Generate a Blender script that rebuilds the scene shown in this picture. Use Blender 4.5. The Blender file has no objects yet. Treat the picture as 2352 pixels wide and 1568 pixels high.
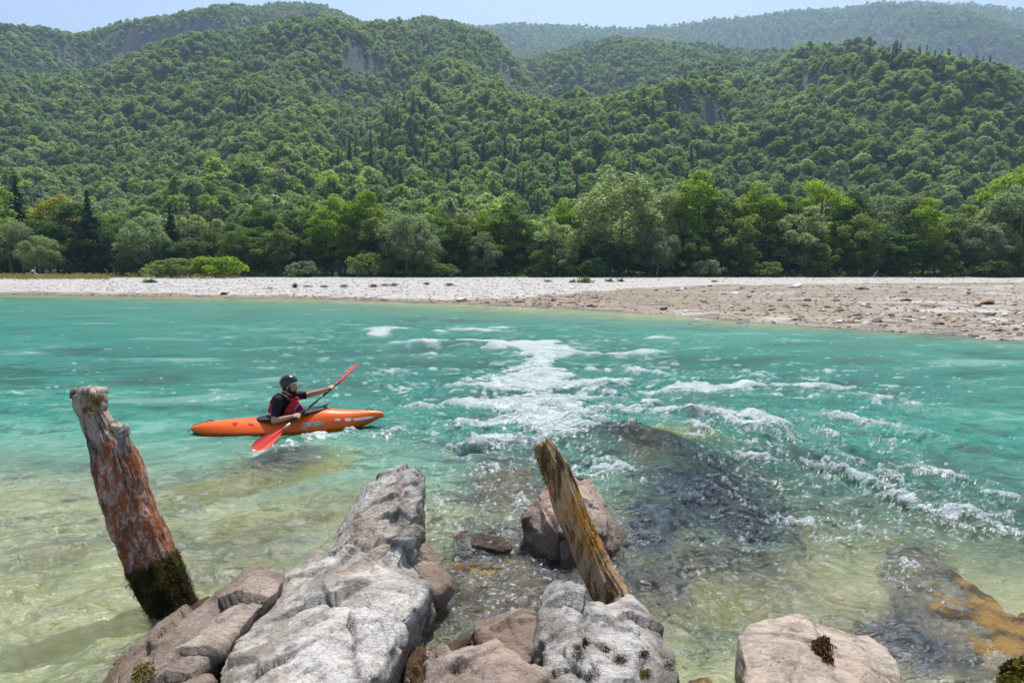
import bpy, bmesh, math, random
import numpy as np
from mathutils import Vector, Matrix, Euler

S = bpy.context.scene
R = math.radians
# ------------------------------------------------------------------ camera
CAM_H = 2.3
PITCH = R(6.15)
cam_d = bpy.data.cameras.new("camera")
cam_d.lens = 24.0; cam_d.sensor_width = 36.0
cam_d.clip_start = 0.05; cam_d.clip_end = 8000
cam = bpy.data.objects.new("camera", cam_d)
S.collection.objects.link(cam)
cam.location = (0, 0, CAM_H)
cam.rotation_euler = (R(90) - PITCH, 0, 0)
S.camera = cam
# ------------------------------------------------------------------ light
SUN_EL, SUN_AZ = R(64), R(9)          # azimuth measured from +Y towards +X
sun_dir = Vector((math.sin(SUN_AZ) * math.cos(SUN_EL), math.cos(SUN_AZ) * math.cos(SUN_EL), math.sin(SUN_EL)))
w = bpy.data.worlds.new("World"); S.world = w; w.use_nodes = True
nt = w.node_tree
sky = nt.nodes.new('ShaderNodeTexSky'); sky.sky_type = 'NISHITA'; sky.sun_disc = False
sky.sun_elevation = SUN_EL; sky.sun_rotation = SUN_AZ
sky.air_density = 1.0; sky.dust_density = 2.6; sky.ozone_density = 1.6; sky.altitude = 200
bg = nt.nodes['Background']; bg.inputs['Strength'].default_value = 0.125
nt.links.new(sky.outputs[0], bg.inputs[0])
sd = bpy.data.lights.new("sun", 'SUN'); sd.energy = 5.0; sd.angle = R(0.53); sd.color = (1.0, 0.955, 0.88)
so = bpy.data.objects.new("sun", sd); S.collection.objects.link(so)
so.rotation_euler = (-sun_dir).to_track_quat('-Z', 'Y').to_euler()
S.view_settings.view_transform = 'Standard'; S.view_settings.look = 'None'
S.view_settings.exposure = 0.5; S.view_settings.gamma = 1.0
cy = S.cycles
cy.use_denoising = True
cy.use_adaptive_sampling = True; cy.adaptive_threshold = 0.015
cy.max_bounces = 6; cy.diffuse_bounces = 3; cy.glossy_bounces = 2; cy.transmission_bounces = 4
cy.transparent_max_bounces = 12; cy.volume_bounces = 0
cy.sample_clamp_indirect = 3.0; cy.sample_clamp_direct = 7.0
cy.caustics_reflective = False; cy.caustics_refractive = False
try:
    cy.denoiser = 'OPENIMAGEDENOISE'; cy.denoising_prefilter = 'ACCURATE'
except Exception: pass

# ------------------------------------------------------------------ picture <-> world (pixels of a 2352 x 1568 photograph)
F = 1568.0; CU, CV = 1176.0, 784.0
sp, cp = math.sin(PITCH), math.cos(PITCH)
def ray(u, v):
    xc = (u - CU) / F; yc = (CV - v) / F
    return Vector((xc, cp + yc * sp, -sp + yc * cp))
def P(u, v, d):
    return Vector((0, 0, CAM_H)) + ray(u, v) * d
def W(u, v, z=0.0):
    r = ray(u, v); return Vector((0, 0, CAM_H)) + r * ((z - CAM_H) / r.z)
def depth_at(u, v, z=0.0):
    r = ray(u, v); return (z - CAM_H) / r.z
def UV(x, y, z):
    """world arrays -> photograph pixels, used to find where things stand"""
    zc = y * cp - (z - CAM_H) * sp
    yc = y * sp + (z - CAM_H) * cp
    return CU + F * x / zc, CV - F * yc / zc
def elev(v):
    yc = (CV - np.asarray(v, float)) / F
    return (-sp + yc * cp) / (cp + yc * sp)

# ------------------------------------------------------------------ noise
_rng = np.random.RandomState(7)
_perm = _rng.permutation(256); _perm = np.concatenate([_perm, _perm, _perm])
_g3 = _rng.normal(size=(256, 3)); _g3 /= np.linalg.norm(_g3, axis=1)[:, None]
def noise3(x, y, z=0.0):
    x, y, z = np.broadcast_arrays(np.asarray(x, float), np.asarray(y, float), np.asarray(z, float))
    xi, yi, zi = np.floor(x).astype(int), np.floor(y).astype(int), np.floor(z).astype(int)
    xf, yf, zf = x - xi, y - yi, z - zi
    u = xf**3 * (xf * (xf * 6 - 15) + 10); v = yf**3 * (yf * (yf * 6 - 15) + 10); w_ = zf**3 * (zf * (zf * 6 - 15) + 10)
    xi &= 255; yi &= 255; zi &= 255
    def g(a, b, c):
        h = _perm[_perm[_perm[(xi + a) & 255] + ((yi + b) & 255)] + ((zi + c) & 255)] & 255
        k = _g3[h]
        return k[..., 0] * (xf - a) + k[..., 1] * (yf - b) + k[..., 2] * (zf - c)
    def L(a, b, t): return a + (b - a) * t
    return 1.6 * L(L(L(g(0,0,0), g(1,0,0), u), L(g(0,1,0), g(1,1,0), u), v), L(L(g(0,0,1), g(1,0,1), u), L(g(0,1,1), g(1,1,1), u), v), w_)
def fbm(x, y, z=0.0, o=4, lac=2.03, gain=0.5):
    s = 0; a = 1.0; f = 1.0
    for i in range(o):
        s = s + a * noise3(np.asarray(x) * f + 17.3 * i, np.asarray(y) * f + 5.1 * i, np.asarray(z) * f + 9.7 * i); a *= gain; f *= lac
    return s
def sstep(a, b, x):
    t = np.clip((np.asarray(x, float) - a) / (b - a), 0, 1); return t * t * (3 - 2 * t)
def curve(pts):
    a = np.array(pts, float); return lambda x: np.interp(x, a[:, 0], a[:, 1])

# ------------------------------------------------------------------ object helpers
C = S.collection
def tag(o, label=None, cat=None, group=None, kind=None):
    if label: o['label'] = label
    if cat: o['category'] = cat
    if group: o['group'] = group
    if kind: o['kind'] = kind
    return o
def mesh_obj(name, verts, faces, mats=None, parent=None, smooth=True, link=True):
    me = bpy.data.meshes.new(name)
    verts = np.asarray(verts, dtype=np.float32)
    if isinstance(faces, np.ndarray):
        k = faces.shape[1]; n = faces.shape[0]
        me.vertices.add(len(verts)); me.vertices.foreach_set('co', verts.ravel())
        me.loops.add(n * k); me.loops.foreach_set('vertex_index', faces.astype(np.int32).ravel())
        me.polygons.add(n); me.polygons.foreach_set('loop_start', np.arange(0, n * k, k, dtype=np.int32))
        me.polygons.foreach_set('loop_total', np.full(n, k, dtype=np.int32))
        me.update(calc_edges=True)
    else:
        me.from_pydata([tuple(v) for v in verts], [], faces); me.update()
    if smooth and len(me.polygons):
        me.polygons.foreach_set('use_smooth', np.ones(len(me.polygons), dtype=bool))
    for m in (mats if isinstance(mats, (list, tuple)) else [mats] if mats else []): me.materials.append(m)
    o = bpy.data.objects.new(name, me)
    if link: C.objects.link(o)
    if parent: o.parent = parent
    return o
def empty(name, loc=(0, 0, 0)):
    o = bpy.data.objects.new(name, None); C.objects.link(o); o.location = loc; o.empty_display_size = .2; return o
def grid_faces(nr, nc):
    i = np.arange(nr - 1)[:, None] * nc + np.arange(nc - 1)[None, :]
    i = i.ravel(); return np.stack([i, i + 1, i + nc + 1, i + nc], 1)
def attr(o, name, vals):
    a = o.data.attributes.new(name, 'FLOAT', 'POINT'); a.data.foreach_set('value', np.asarray(vals, np.float32).ravel())

# ------------------------------------------------------------------ material helpers
class NT:
    def __init__(s, name):
        s.m = bpy.data.materials.new(name); s.m.use_nodes = True; s.t = s.m.node_tree; s.t.nodes.clear()
        s.out = s.t.nodes.new('ShaderNodeOutputMaterial')
    def n(s, typ, _ins=None, **props):
        nd = s.t.nodes.new('ShaderNode' + typ)
        for k, v in props.items(): setattr(nd, k, v)
        for k, v in (_ins or {}).items(): s.set(nd.inputs[k], v)
        return nd
    def set(s, sock, v):
        if isinstance(v, bpy.types.NodeSocket): s.t.links.new(v, sock)
        elif isinstance(v, bpy.types.Node): s.t.links.new(v.outputs[0], sock)
        else:
            if isinstance(v, (tuple, list)) and len(v) == 3 and sock.type == 'RGBA': v = (*v, 1)
            sock.default_value = v
    def math(s, op, a, b=0.0, c=None, clamp=False):
        nd = s.n('Math', {0: a, 1: b}, operation=op, use_clamp=clamp)
        if c is not None: s.set(nd.inputs[2], c)
        return nd.outputs[0]
    def mix(s, f, a, b):
        nd = s.n('Mix', data_type='RGBA'); s.set(nd.inputs[0], f); s.set(nd.inputs[6], a); s.set(nd.inputs[7], b); return nd.outputs[2]
    def ramp(s, x, a, b, lo=0.0, hi=1.0):
        nd = s.n('MapRange', {0: x, 1: a, 2: b, 3: lo, 4: hi}, interpolation_type='SMOOTHSTEP'); return nd.outputs[0]
    def noise(s, vec, scale, detail=4, rough=.55, dist=0.0, out=0):
        nd = s.n('TexNoise', {'Vector': vec, 'Scale': scale, 'Detail': detail, 'Roughness': rough, 'Distortion': dist}); return nd.outputs[out]
    def vor(s, vec, scale, feature='F1'):
        nd = s.n('TexVoronoi', {'Vector': vec, 'Scale': scale}, feature=feature); return nd.outputs[0]
    def mapping(s, vec, loc=(0,0,0), rot=(0,0,0), scale=(1,1,1)):
        return s.n('Mapping', {0: vec, 1: loc, 2: rot, 3: scale}).outputs[0]
    def att(s, name): return s.n('Attribute', attribute_name=name).outputs['Fac']
    def bump(s, h, dist, strength=1.0, normal=None):
        nd = s.n('Bump', {'Height': h, 'Distance': dist, 'Strength': strength})
        if normal is not None: s.set(nd.inputs['Normal'], normal)
        return nd.outputs[0]
    def pos(s): return s.n('NewGeometry').outputs['Position']
    def obj(s): return s.n('TexCoord').outputs['Object']
    def bsdf(s, **ins):
        nd = s.n('BsdfPrincipled')
        for k, v in ins.items(): s.set(nd.inputs[k.replace('_', ' ')], v)
        return nd
    def end(s, sh): s.set(s.out.inputs['Surface'], sh); return s.m
def simple(name, col, rough=.6, spec=.5, var=.0, scale=8, bump=0.0, coat=0.0):
    t = NT(name); c = col; kw = {}
    p = t.obj()
    if var: c = t.mix(t.noise(p, scale, 5), tuple(x * (1 - var) for x in col), tuple(min(1, x * (1 + var)) for x in col))
    if bump: kw['Normal'] = t.bump(t.noise(p, scale * 3, 5), bump)
    b = t.bsdf(Base_Color=c, Roughness=rough, Specular_IOR_Level=spec, Coat_Weight=coat, **kw)
    return t.end(b)
# ================================================================== the setting: valley, hills, river bar
Y0 = 165.0                                                  # where the mountain side begins
vA = curve([(-900,200),(-500,120),(-200,85),(0,68),(60,62),(130,70),(225,86),(300,64),(370,50),(480,28),(600,10),(690,0),(760,6),(800,24),(850,52),(900,58),(930,52),(985,44),(1030,52),(1080,66),(1140,92),(1190,150),(1260,225),(1340,300),(1420,400),(1600,520),(2000,590),(3400,600)])
yA = curve([(-900,900),(0,1150),(700,1300),(1080,1250),(1190,950),(1340,640),(1420,480),(1600,330),(3400,300)])
vC = curve([(-900,600),(700,560),(900,400),(1040,220),(1100,150),(1190,130),(1260,118),(1326,98),(1411,84),(1480,92),(1600,100),(1700,112),(1800,114),(1876,116),(2000,126),(2130,142),(2230,158),(2300,180),(2352,198),(2600,280),(3400,420)])
yC = curve([(700,1200),(1190,1150),(1411,1080),(1700,960),(2000,860),(2300,760),(3400,650)])
vB = curve([(-900,300),(700,150),(900,70),(1140,60),(1200,54),(1300,60),(1440,66),(1560,54),(1620,44),(1700,40),(1770,27),(1900,20),(1960,10),(2050,4),(2100,7),(2176,8),(2300,22),(2352,29),(2700,70),(3400,160)])
def RF(s): return np.clip(s, 0, 1) ** .9 * (1 - np.clip(s, 0, 1)) ** .9 * 3.3
def hill_z(x, y):
    x = np.asarray(x, float); y = np.asarray(y, float)
    u = CU + F * 0.994 * x / np.maximum(y, 1)
    def layer(vf, ridge, y0, pw, drop):
        s = (y - y0) / (ridge - y0)
        zr = CAM_H + ridge * elev(vf) - 7.0
        up = np.clip(s, 0, 1) ** pw
        return zr * np.where(s < 1, up, 1 - (s - 1) * drop)
    zA = layer(vA(u), yA(u), Y0, 1.05, .8)
    # the mountain's spurs and gullies
    g = fbm(x / 210 + .3 * noise3(x / 300, y / 300), y / 520, 3.3, 4)
    sA = np.clip((y - Y0) / (yA(u) - Y0), 0, 1)
    zA = zA + np.where(sA < 1, 1, 0) * g * 74 * RF(sA) * np.clip((yA(u) - 200) / 700, .25, 1)
    zA = np.where(sA < 1, np.minimum(zA, CAM_H + y * elev(vA(u)) - 7), zA)
    zC = layer(vC(u), yC(u), 230, 1.0, .8)
    sC = np.clip((y - 230) / (yC(u) - 230), 0, 1)
    zC = zC + fbm(x / 190 + 40, y / 330, 8.8, 4) * 60 * RF(sC)
    zC = np.where(sC < 1, np.minimum(zC, CAM_H + y * elev(vC(u)) - 7), zC)
    zB = layer(vB(u), 2300 + 0 * u, 700, 1.0, .6)
    sB = np.clip((y - 700) / 1600, 0, 1)
    zB = zB + fbm(x / 420 + 90, y / 600, 1.8, 4) * 95 * RF(sB)
    zB = np.where(sB < 1, np.minimum(zB, CAM_H + y * elev(vB(u)) - 7), zB)
    # steep rocky steps
    def step(uc, du, yc_, h, wdt):
        a = np.exp(-((u - uc) / du) ** 4)
        yy = yc_ + 14 * noise3(x / 60, y / 200, uc)
        return a * h * (sstep(yy - wdt, yy + wdt, y) - np.clip((y - yy + 150) / 300, 0, 1))
    z = np.maximum(np.maximum(zA, zC), zB)
    z = z + step(440, 150, 900, 48, 26) + step(720, 150, 960, 34, 26) + step(1890, 120, 600, 34, 16) + step(1600, 60, 440, 24, 14) + step(60, 80, 830, 26, 22)
    capv = np.minimum(np.minimum(vA(u) + 600 * (y > yA(u)), vC(u) + 900 * (y > yC(u))), vB(u) + 0 * y)
    z = np.where(y < 2300, np.minimum(z, CAM_H + y * elev(capv) - 6), z)
    return np.where(y < Y0, .6, z + .6)
# ------------------------------------------------------------------ hillside mesh
tt = np.linspace(-1.25, 1.25, 420); yy = np.concatenate([np.linspace(Y0 - 25, 420, 70), np.linspace(428, 1400, 190), np.linspace(1412, 2700, 90)])
Yg, Tg = np.meshgrid(yy, tt, indexing='ij'); Xg = Tg * Yg
Zg = hill_z(Xg, Yg); Zg = np.where(Yg < Y0, .55, Zg)
t = NT('forest_floor')
p = t.pos(); nrm = t.n('NewGeometry').outputs['Normal']
nz = t.n('SeparateXYZ', {0: nrm}).outputs[2]
grn = t.mix(t.noise(p, .05, 5), (.02, .045, .012), (.05, .08, .025))
rock = t.mix(t.noise(t.mapping(p, scale=(1, 1, .35)), .12, 7, .7), (.04, .045, .042), (.15, .15, .14))
col = t.mix(t.math('MULTIPLY', t.ramp(nz, .60, .72, 1.0, 0.0), 1.0), grn, rock)
M_floor = t.end(t.bsdf(Base_Color=col, Roughness=.95, Specular_IOR_Level=.1, Normal=t.bump(t.noise(p, .25, 6), 1.5)))
hills = mesh_obj('hills', np.stack([Xg, Yg, Zg], -1).reshape(-1, 3), grid_faces(*Xg.shape)[:, ::-1].copy(), M_floor)
tag(hills, kind='structure')

# ------------------------------------------------------------------ river bed and gravel bar, one sheet
v_edge = curve([(-3000,668),(-600,672),(0,676),(400,681),(700,686),(900,692),(1100,700),(1300,709),(1400,715),(1550,724),(1700,735),(1900,750),(2100,766),(2352,785),(2700,812),(4000,880)])
v_rise = curve([(-3000,672),(700,690),(1000,690),(1150,684),(1300,674),(1450,662),(1600,655),(1900,650),(2352,648),(4000,647)])
def edge_y(x):
    """distance of the far water line, for a world x: found along each sight line, then re-gridded"""
    return np.interp(x, _ex, _ey)
_eu = np.linspace(-3000, 4000, 1400); _ev = v_edge(_eu)
_p = np.array([tuple(W(u, v)) for u, v in zip(_eu, _ev)]); _o = np.argsort(_p[:, 0]); _ex, _ey = _p[_o, 0], _p[_o, 1]
def ground_z(x, y):
    x = np.asarray(x, float); y = np.asarray(y, float)
    e = edge_y(x) + 1.2 * noise3(x / 6, y / 9, 2) + .25 * noise3(x / 1.3, y / 2, 4)
    dy = y - e
    # under water, from this bank to the bar
    dep = .42 + 1.45 * sstep(4.5, 13, y + 1.2 * noise3(x / 4, y / 4, 9))
    dep = dep - .30 * np.exp(-((x - 3.2) / 2.2) ** 2 - ((y - 6) / 2.5) ** 2)
    far = sstep(0, 15, -dy) ** .8
    bed = -(dep * far + .02 * (1 - far))
    bed = bed + .10 * fbm(x / 1.1, y / 1.1, 0, 4) * far * sstep(30, 10, y) + .04 * fbm(x / .3, y / .3, 3, 3) * sstep(14, 8, y)
    # the bar: a dry shoulder that climbs to the crest; on the right a low wet shelf lies before it
    ua = CU + F * .994 * x / np.maximum(y, 1)
    yr = np.maximum(2.2 / -elev(v_rise(ua)), e) + 2.5 * noise3(x / 9, y / 12, 6)
    rise = sstep(-1, 1, (y - yr) / np.maximum(.10 * yr, 3)) * .22 + .40 * sstep(0, 1, (y - yr) / np.maximum(121 - yr, 8))
    bar = np.where(dy > 0, (.055 + .03 * fbm(x / 5, y / 9, 5, 4)) * sstep(0, 3, dy) + rise * sstep(0, 5, dy), 0)
    bar = bar + np.where(dy > 0, .04 * fbm(x / 2.2, y / 4.5, 1, 4) * sstep(0, 4, dy), 0)
    z = np.where(dy > 0, bar, bed)
    # the bank under the camera
    bank = sstep(3.2, 1.2, y); z = z * (1 - bank) + (.6) * bank
    return np.minimum(z, .66 + .05 * noise3(x / 9, y / 9))
ug = np.concatenate([np.linspace(-1.6, -1.0, 40), np.linspace(-.99, .99, 620), np.linspace(1.0, 1.6, 40)])
yb = np.concatenate([np.linspace(1.0, 3, 10), 3.05 * (1.0085 ** np.arange(0, 440))]); yb = yb[yb < Y0 + 2]
Yb, Tb = np.meshgrid(yb, ug, indexing='ij'); Xb = Tb * np.maximum(Yb, 6)
Zb = ground_z(Xb, Yb)
t = NT('river_gravel')
p = t.pos(); sx = t.n('SeparateXYZ', {0: p})
px, py, pz = sx.outputs
cob = t.vor(p, 5.5); cobc = t.n('TexVoronoi', {'Vector': p, 'Scale': 5.5}).outputs['Color']
cval = t.n('SeparateColor', {0: cobc}).outputs[0]
cob2 = t.n('TexVoronoi', {'Vector': p, 'Scale': 1.6}); c2 = t.n('SeparateColor', {0: cob2.outputs['Color']}).outputs[1]
dry = t.mix(cval, (.31, .295, .275), (.45, .43, .405))
dry = t.mix(t.ramp(c2, .8, .95), dry, (.26, .25, .23))
wetc = t.mix(cval, (.15, .10, .058), (.36, .265, .17))
wetc = t.mix(t.ramp(c2, .7, .9), wetc, (.10, .075, .05))
lown = t.math('ADD', pz, t.math('MULTIPLY', t.math('SUBTRACT', t.noise(t.mapping(p, scale=(.25, .12, 1)), 1.0, 6), .5), .22))
wet = t.ramp(lown, .09, .17, 1.0, 0.0)
col = t.mix(wet, dry, wetc)
# under water: pale silt and cobbles, olive algae in streaks
alg = t.ramp(t.noise(t.mapping(p, rot=(0, 0, R(-32)), scale=(.28, 1.1, 1)), 1.1, 6, .6, .6), .50, .62)
silt = t.mix(t.noise(p, 1.2, 6), (.54, .50, .17), (.78, .72, .34))
silt = t.mix(t.math('MULTIPLY', t.ramp(t.vor(p, 2.4), .0, .5, 1.0, 0.0), .25), silt, (.30, .27, .17))
silt = t.mix(t.math('MULTIPLY', alg, .92), silt, (.13, .16, .015))
brown = t.mix(t.ramp(t.noise(p, 2.6, 7, .65, .8), .42, .58), (.06, .036, .014), (.46, .32, .09))
silt = t.mix(t.att('brown'), silt, brown)
under = t.ramp(pz, -.10, -.01, 1.0, 0.0)
col = t.mix(under, col, silt)
# thin white water streaking over the shelf
rs = t.noise(t.mapping(p, rot=(0, 0, R(-4)), scale=(.16, .42, 1)), 1.0, 8, .72, .5); rb = t.noise(t.mapping(p, scale=(.05, .09, 1)), 1.0, 3)
rfm = t.math('MULTIPLY', t.math('MULTIPLY', t.att('riffle'), wet), t.ramp(t.math('ADD', rs, t.math('MULTIPLY', t.math('SUBTRACT', rb, .5), .5)), .49, .64, .05, .62))
col = t.mix(rfm, col, (.62, .60, .57))
h = t.math('ADD', t.math('MULTIPLY', t.math('SUBTRACT', 1.0, cob), .5), t.math('MULTIPLY', t.noise(p, 3, 6), .6))
M_gravel = t.end(t.bsdf(Base_Color=col, Roughness=t.ramp(wet, 0, 1, .9, .35), Specular_IOR_Level=.35, Normal=t.bump(h, .10, .9)))
attr_rif = np.clip(sstep(1350, 1900, CU + F * Xb / Yb) + .4 * sstep(1000, 1400, CU + F * Xb / Yb) * sstep(20, 4, Yb - edge_y(Xb)), 0, 1) * (Yb > edge_y(Xb) - 1)
bed = mesh_obj('riverbed', np.stack([Xb, Yb, Zb], -1).reshape(-1, 3), grid_faces(*Xb.shape)[:, ::-1].copy(), M_gravel)
tag(bed, kind='structure'); attr(bed, 'riffle', attr_rif)
Ub, Vb = UV(Xb, np.maximum(Yb, 1.5), Zb)
def _bl(u, v, du, dv): return np.exp(-(((Ub - u) / du) ** 2 + ((Vb - v) / dv) ** 2) ** 1.6)
attr(bed, 'brown', np.clip(_bl(1230, 1370, 330, 170) + .9 * _bl(1170, 1140, 130, 90) + .85 * _bl(1620, 1330, 260, 110) + .5 * _bl(2050, 1480, 250, 120), 0, 1))
# ================================================================== trees
def leaf_mat(name, lo, hi, objcol=False, vary=.35, trans=.50):
    t = NT(name); p = t.pos(); info = t.n('ObjectInfo')
    if objcol: base = info.outputs['Color']; lo_, hi_ = None, None
    r = info.outputs['Random']
    n1 = t.noise(p, .55, 3); n2 = t.noise(p, 5.0, 2)
    if objcol:
        hsv = t.n('HueSaturation', {'Hue': t.ramp(n1, .2, .8, .485, .515), 'Saturation': 1.0, 'Value': t.math('ADD', .62, t.math('MULTIPLY', n2, .76)), 'Fac': 1.0, 'Color': base})
        col = hsv.outputs[0]
    else:
        col = t.mix(r, lo, hi)
        hsv = t.n('HueSaturation', {'Hue': t.ramp(n1, .2, .8, .485, .512), 'Saturation': t.math('ADD', .8, t.math('MULTIPLY', t.math('FRACT', t.math('MULTIPLY', r, 7.13)), .35)),
                                    'Value': t.math('ADD', .55, t.math('ADD', t.math('MULTIPLY', n2, .45), t.math('MULTIPLY', t.math('FRACT', t.math('MULTIPLY', r, 31.7)), .55))), 'Fac': 1.0, 'Color': col})
        col = hsv.outputs[0]
    d = t.bsdf(Base_Color=col, Roughness=.7, Specular_IOR_Level=.15)
    tr = t.n('BsdfTranslucent', {'Color': t.mix(.5, col, t.n('HueSaturation', {'Hue': .485, 'Saturation': 1.1, 'Value': 1.6, 'Fac': 1.0, 'Color': col}).outputs[0])})
    return t.end(t.n('MixShader', {0: trans, 1: d, 2: tr}))
M_leaf_far = leaf_mat('leaf_far', (.125, .225, .055), (.26, .35, .095))
M_needle_far = leaf_mat('needle_far', (.05, .11, .05), (.085, .15, .055))
M_leaf = leaf_mat('leaf', None, None, objcol=True)
M_bark = simple('bark', (.09, .075, .06), .9, .2, .4, 3, .02)
M_bark_pale = simple('bark_pale', (.20, .18, .15), .9, .2, .4, 3, .02)

def quads(cen, nor, size, rng, aspect=.62):
    """one leaf clump (bent quad) at every centre, facing roughly nor"""
    n = len(cen); nor = nor / np.maximum(np.linalg.norm(nor, axis=1), 1e-6)[:, None]
    r = rng.normal(size=(n, 3)); a = np.cross(nor, r); a /= np.maximum(np.linalg.norm(a, axis=1), 1e-6)[:, None]
    b = np.cross(nor, a); s = (size * rng.uniform(.55, 1.35, n))[:, None]
    a = a * s * .5; b = b * s * .5 * aspect
    bend = nor * s * .14
    v = np.stack([cen - a * 1.1, cen - b + bend, cen + a * 1.1, cen + b + bend], 1).reshape(-1, 3)
    f = np.arange(4 * n).reshape(n, 4)
    return v, f
def lobes_crown(rng, rx, rz, cz, nl, lr, per, size, flat=1.0, spread=.55, droop=0.0, bottom=-.75, jit=.6):
    """leaf clumps on nl lobes spread over an egg-shaped crown"""
    V, Fc, k = [], [], 0
    for i in range(nl):
        while True:
            d = rng.normal(size=3); d /= np.linalg.norm(d)
            if d[2] > bottom: break
        q = rng.uniform(.35, 1.0) ** .5
        lump = 1 + .18 * math.sin(3 * math.atan2(d[1], d[0]) + 5 * d[2])
        c = np.array([d[0] * rx * q * lump, d[1] * rx * q * lump, cz + d[2] * rz * q])
        c[2] -= droop * (c[0] ** 2 + c[1] ** 2) / rx
        r = lr * rng.uniform(.65, 1.3)
        dd = rng.normal(size=(per, 3)); dd /= np.linalg.norm(dd, axis=1)[:, None]
        dd[:, 2] = np.where(dd[:, 2] < -.45, -dd[:, 2], dd[:, 2])
        rad = r * rng.uniform(.55, 1.08, per)[:, None]
        cen = c + dd * rad * np.array([1, 1, flat])
        nor = dd * np.array([1, 1, 1.25]) + rng.normal(size=(per, 3)) * jit + np.array([0, 0, .35])
        v, f = quads(cen, nor, size, rng)
        V.append(v); Fc.append(f + k); k += len(v)
    return np.concatenate(V), np.concatenate(Fc)
def conifer_crown(rng, rad, h0, h1, tiers, per, size, sparse=0.0, pw=.85):
    V, Fc, k = [], [], 0
    for i in range(tiers):
        s = i / (tiers - 1); z = h0 + (h1 - h0) * s
        r = rad * (1 - s) ** pw + .12
        nb = max(4, int(9 * (1 - s) + 4))
        for b in range(nb):
            if rng.rand() < sparse: continue
            a = rng.uniform(0, 6.283); L = r * rng.uniform(.7, 1.15)
            n = max(2, int(per * L / rad)); q = rng.uniform(.1, 1, n)
            cen = np.stack([np.cos(a) * L * q, np.sin(a) * L * q, z - .32 * L * q + .05 * L], 1) + rng.normal(size=(n, 3)) * .13 * size
            nor = np.tile([np.cos(a) * .45, np.sin(a) * .45, 1.0], (n, 1)) + rng.normal(size=(n, 3)) * .4
            v, f = quads(cen, nor, size, rng, .8); V.append(v); Fc.append(f + k); k += len(v)
    return np.concatenate(V), np.concatenate(Fc)
def tube(pts, rad, seg=7):
    pts = np.asarray(pts, float); rad = np.asarray(rad, float); n = len(pts)
    tan = np.gradient(pts, axis=0); tan /= np.maximum(np.linalg.norm(tan, axis=1), 1e-9)[:, None]
    ref = np.array([0, 0, 1.0]) if abs(tan[0][2]) < .9 else np.array([0, 1.0, 0])
    V = []
    for i in range(n):
        a = np.cross(tan[i], ref); a /= max(np.linalg.norm(a), 1e-9); b = np.cross(tan[i], a)
        th = np.arange(seg) / seg * 2 * np.pi
        V.append(pts[i] + rad[i] * (np.cos(th)[:, None] * a + np.sin(th)[:, None] * b))
    V = np.concatenate(V + [pts[:1], pts[-1:]]); Fc = []
    for i in range(n - 1):
        for j in range(seg):
            k = (j + 1) % seg
            Fc.append([i * seg + j, i * seg + k, (i + 1) * seg + k, (i + 1) * seg + j])
    for j in range(seg):
        k = (j + 1) % seg
        Fc.append([n * seg, k, j, j]); Fc.append([n * seg + 1, (n - 1) * seg + j, (n - 1) * seg + k, (n - 1) * seg + k])
    return V, Fc
def join(parts):
    V, Fc, k = [], [], 0
    for v, f in parts:
        V.append(np.asarray(v)); Fc += [[a + k for a in dict.fromkeys(q)] for q in (f.tolist() if isinstance(f, np.ndarray) else f)]; k += len(v)
    return np.concatenate(V), Fc
def trunk_geo(rng, h, r, limbs, spread, lean=.04):
    n = 7; z = np.linspace(-.4, h, n)
    x = np.cumsum(rng.normal(size=n)) * lean * h * .12; y = np.cumsum(rng.normal(size=n)) * lean * h * .12
    main = np.stack([x, y, z], 1); parts = [tube(main, r * np.linspace(1.15, .25, n), 8)]
    for i in range(limbs):
        k = rng.uniform(.3, .85); p0 = np.array([np.interp(k, np.linspace(0, 1, n), main[:, j]) for j in range(3)])
        a = rng.uniform(0, 6.283); L = spread * rng.uniform(.6, 1.0)
        e = p0 + np.array([math.cos(a) * L, math.sin(a) * L, L * rng.uniform(.5, 1.1)])
        m = (p0 + e) / 2 + np.array([0, 0, -.08 * L])
        parts.append(tube([p0, m, e], [r * .45 * (1 - k * .4), r * .3 * (1 - k * .4), r * .07], 6))
    return join(parts)

# ---- crown prototypes of the hillside forest (unit: metres, about 9 m wide)
protos = bpy.data.collections.new('forest_crowns')
def proto(i, v, f, m):
    o = mesh_obj('crown_kind_%02d' % i, v, f, m, smooth=False, link=False); protos.objects.link(o)
pi_ = 0
for i in range(6):
    rng = np.random.RandomState(100 + i)
    v, f = lobes_crown(rng, rng.uniform(3.3, 4.2), rng.uniform(3.0, 4.2), rng.uniform(5.5, 7), 22, 1.6, 42, 1.0, .85, bottom=-.3)
    proto(pi_, v, f, M_leaf_far); pi_ += 1
for i in range(2):
    rng = np.random.RandomState(120 + i)
    v, f = conifer_crown(rng, 2.5, 1.5, 14.5, 15, 9, 1.2)
    proto(pi_, v, f, M_needle_far); pi_ += 1

# ---- scatter the far wood
rng = np.random.RandomState(11)
def scatter(y0, y1, cell, tmax):
    P_ = []
    y = y0
    while y < y1:
        xs = np.arange(-tmax * y, tmax * y, cell)
        P_.append(np.stack([xs + rng.uniform(-.48, .48, len(xs)) * cell, y + rng.uniform(-.48, .48, len(xs)) * cell], 1)); y += cell * .95
    return np.concatenate(P_)
pts = np.concatenate([scatter(Y0 + 6, 420, 5.3, 1.02), scatter(420, 1350, 5.5, .98), scatter(1350, 2330, 11, .95)])
gz = hill_z(pts[:, 0], pts[:, 1])
gx = (hill_z(pts[:, 0] + 3, pts[:, 1]) - gz) / 3; gy = (hill_z(pts[:, 0], pts[:, 1] + 3) - gz) / 3
steep = np.hypot(gx, gy)
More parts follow.
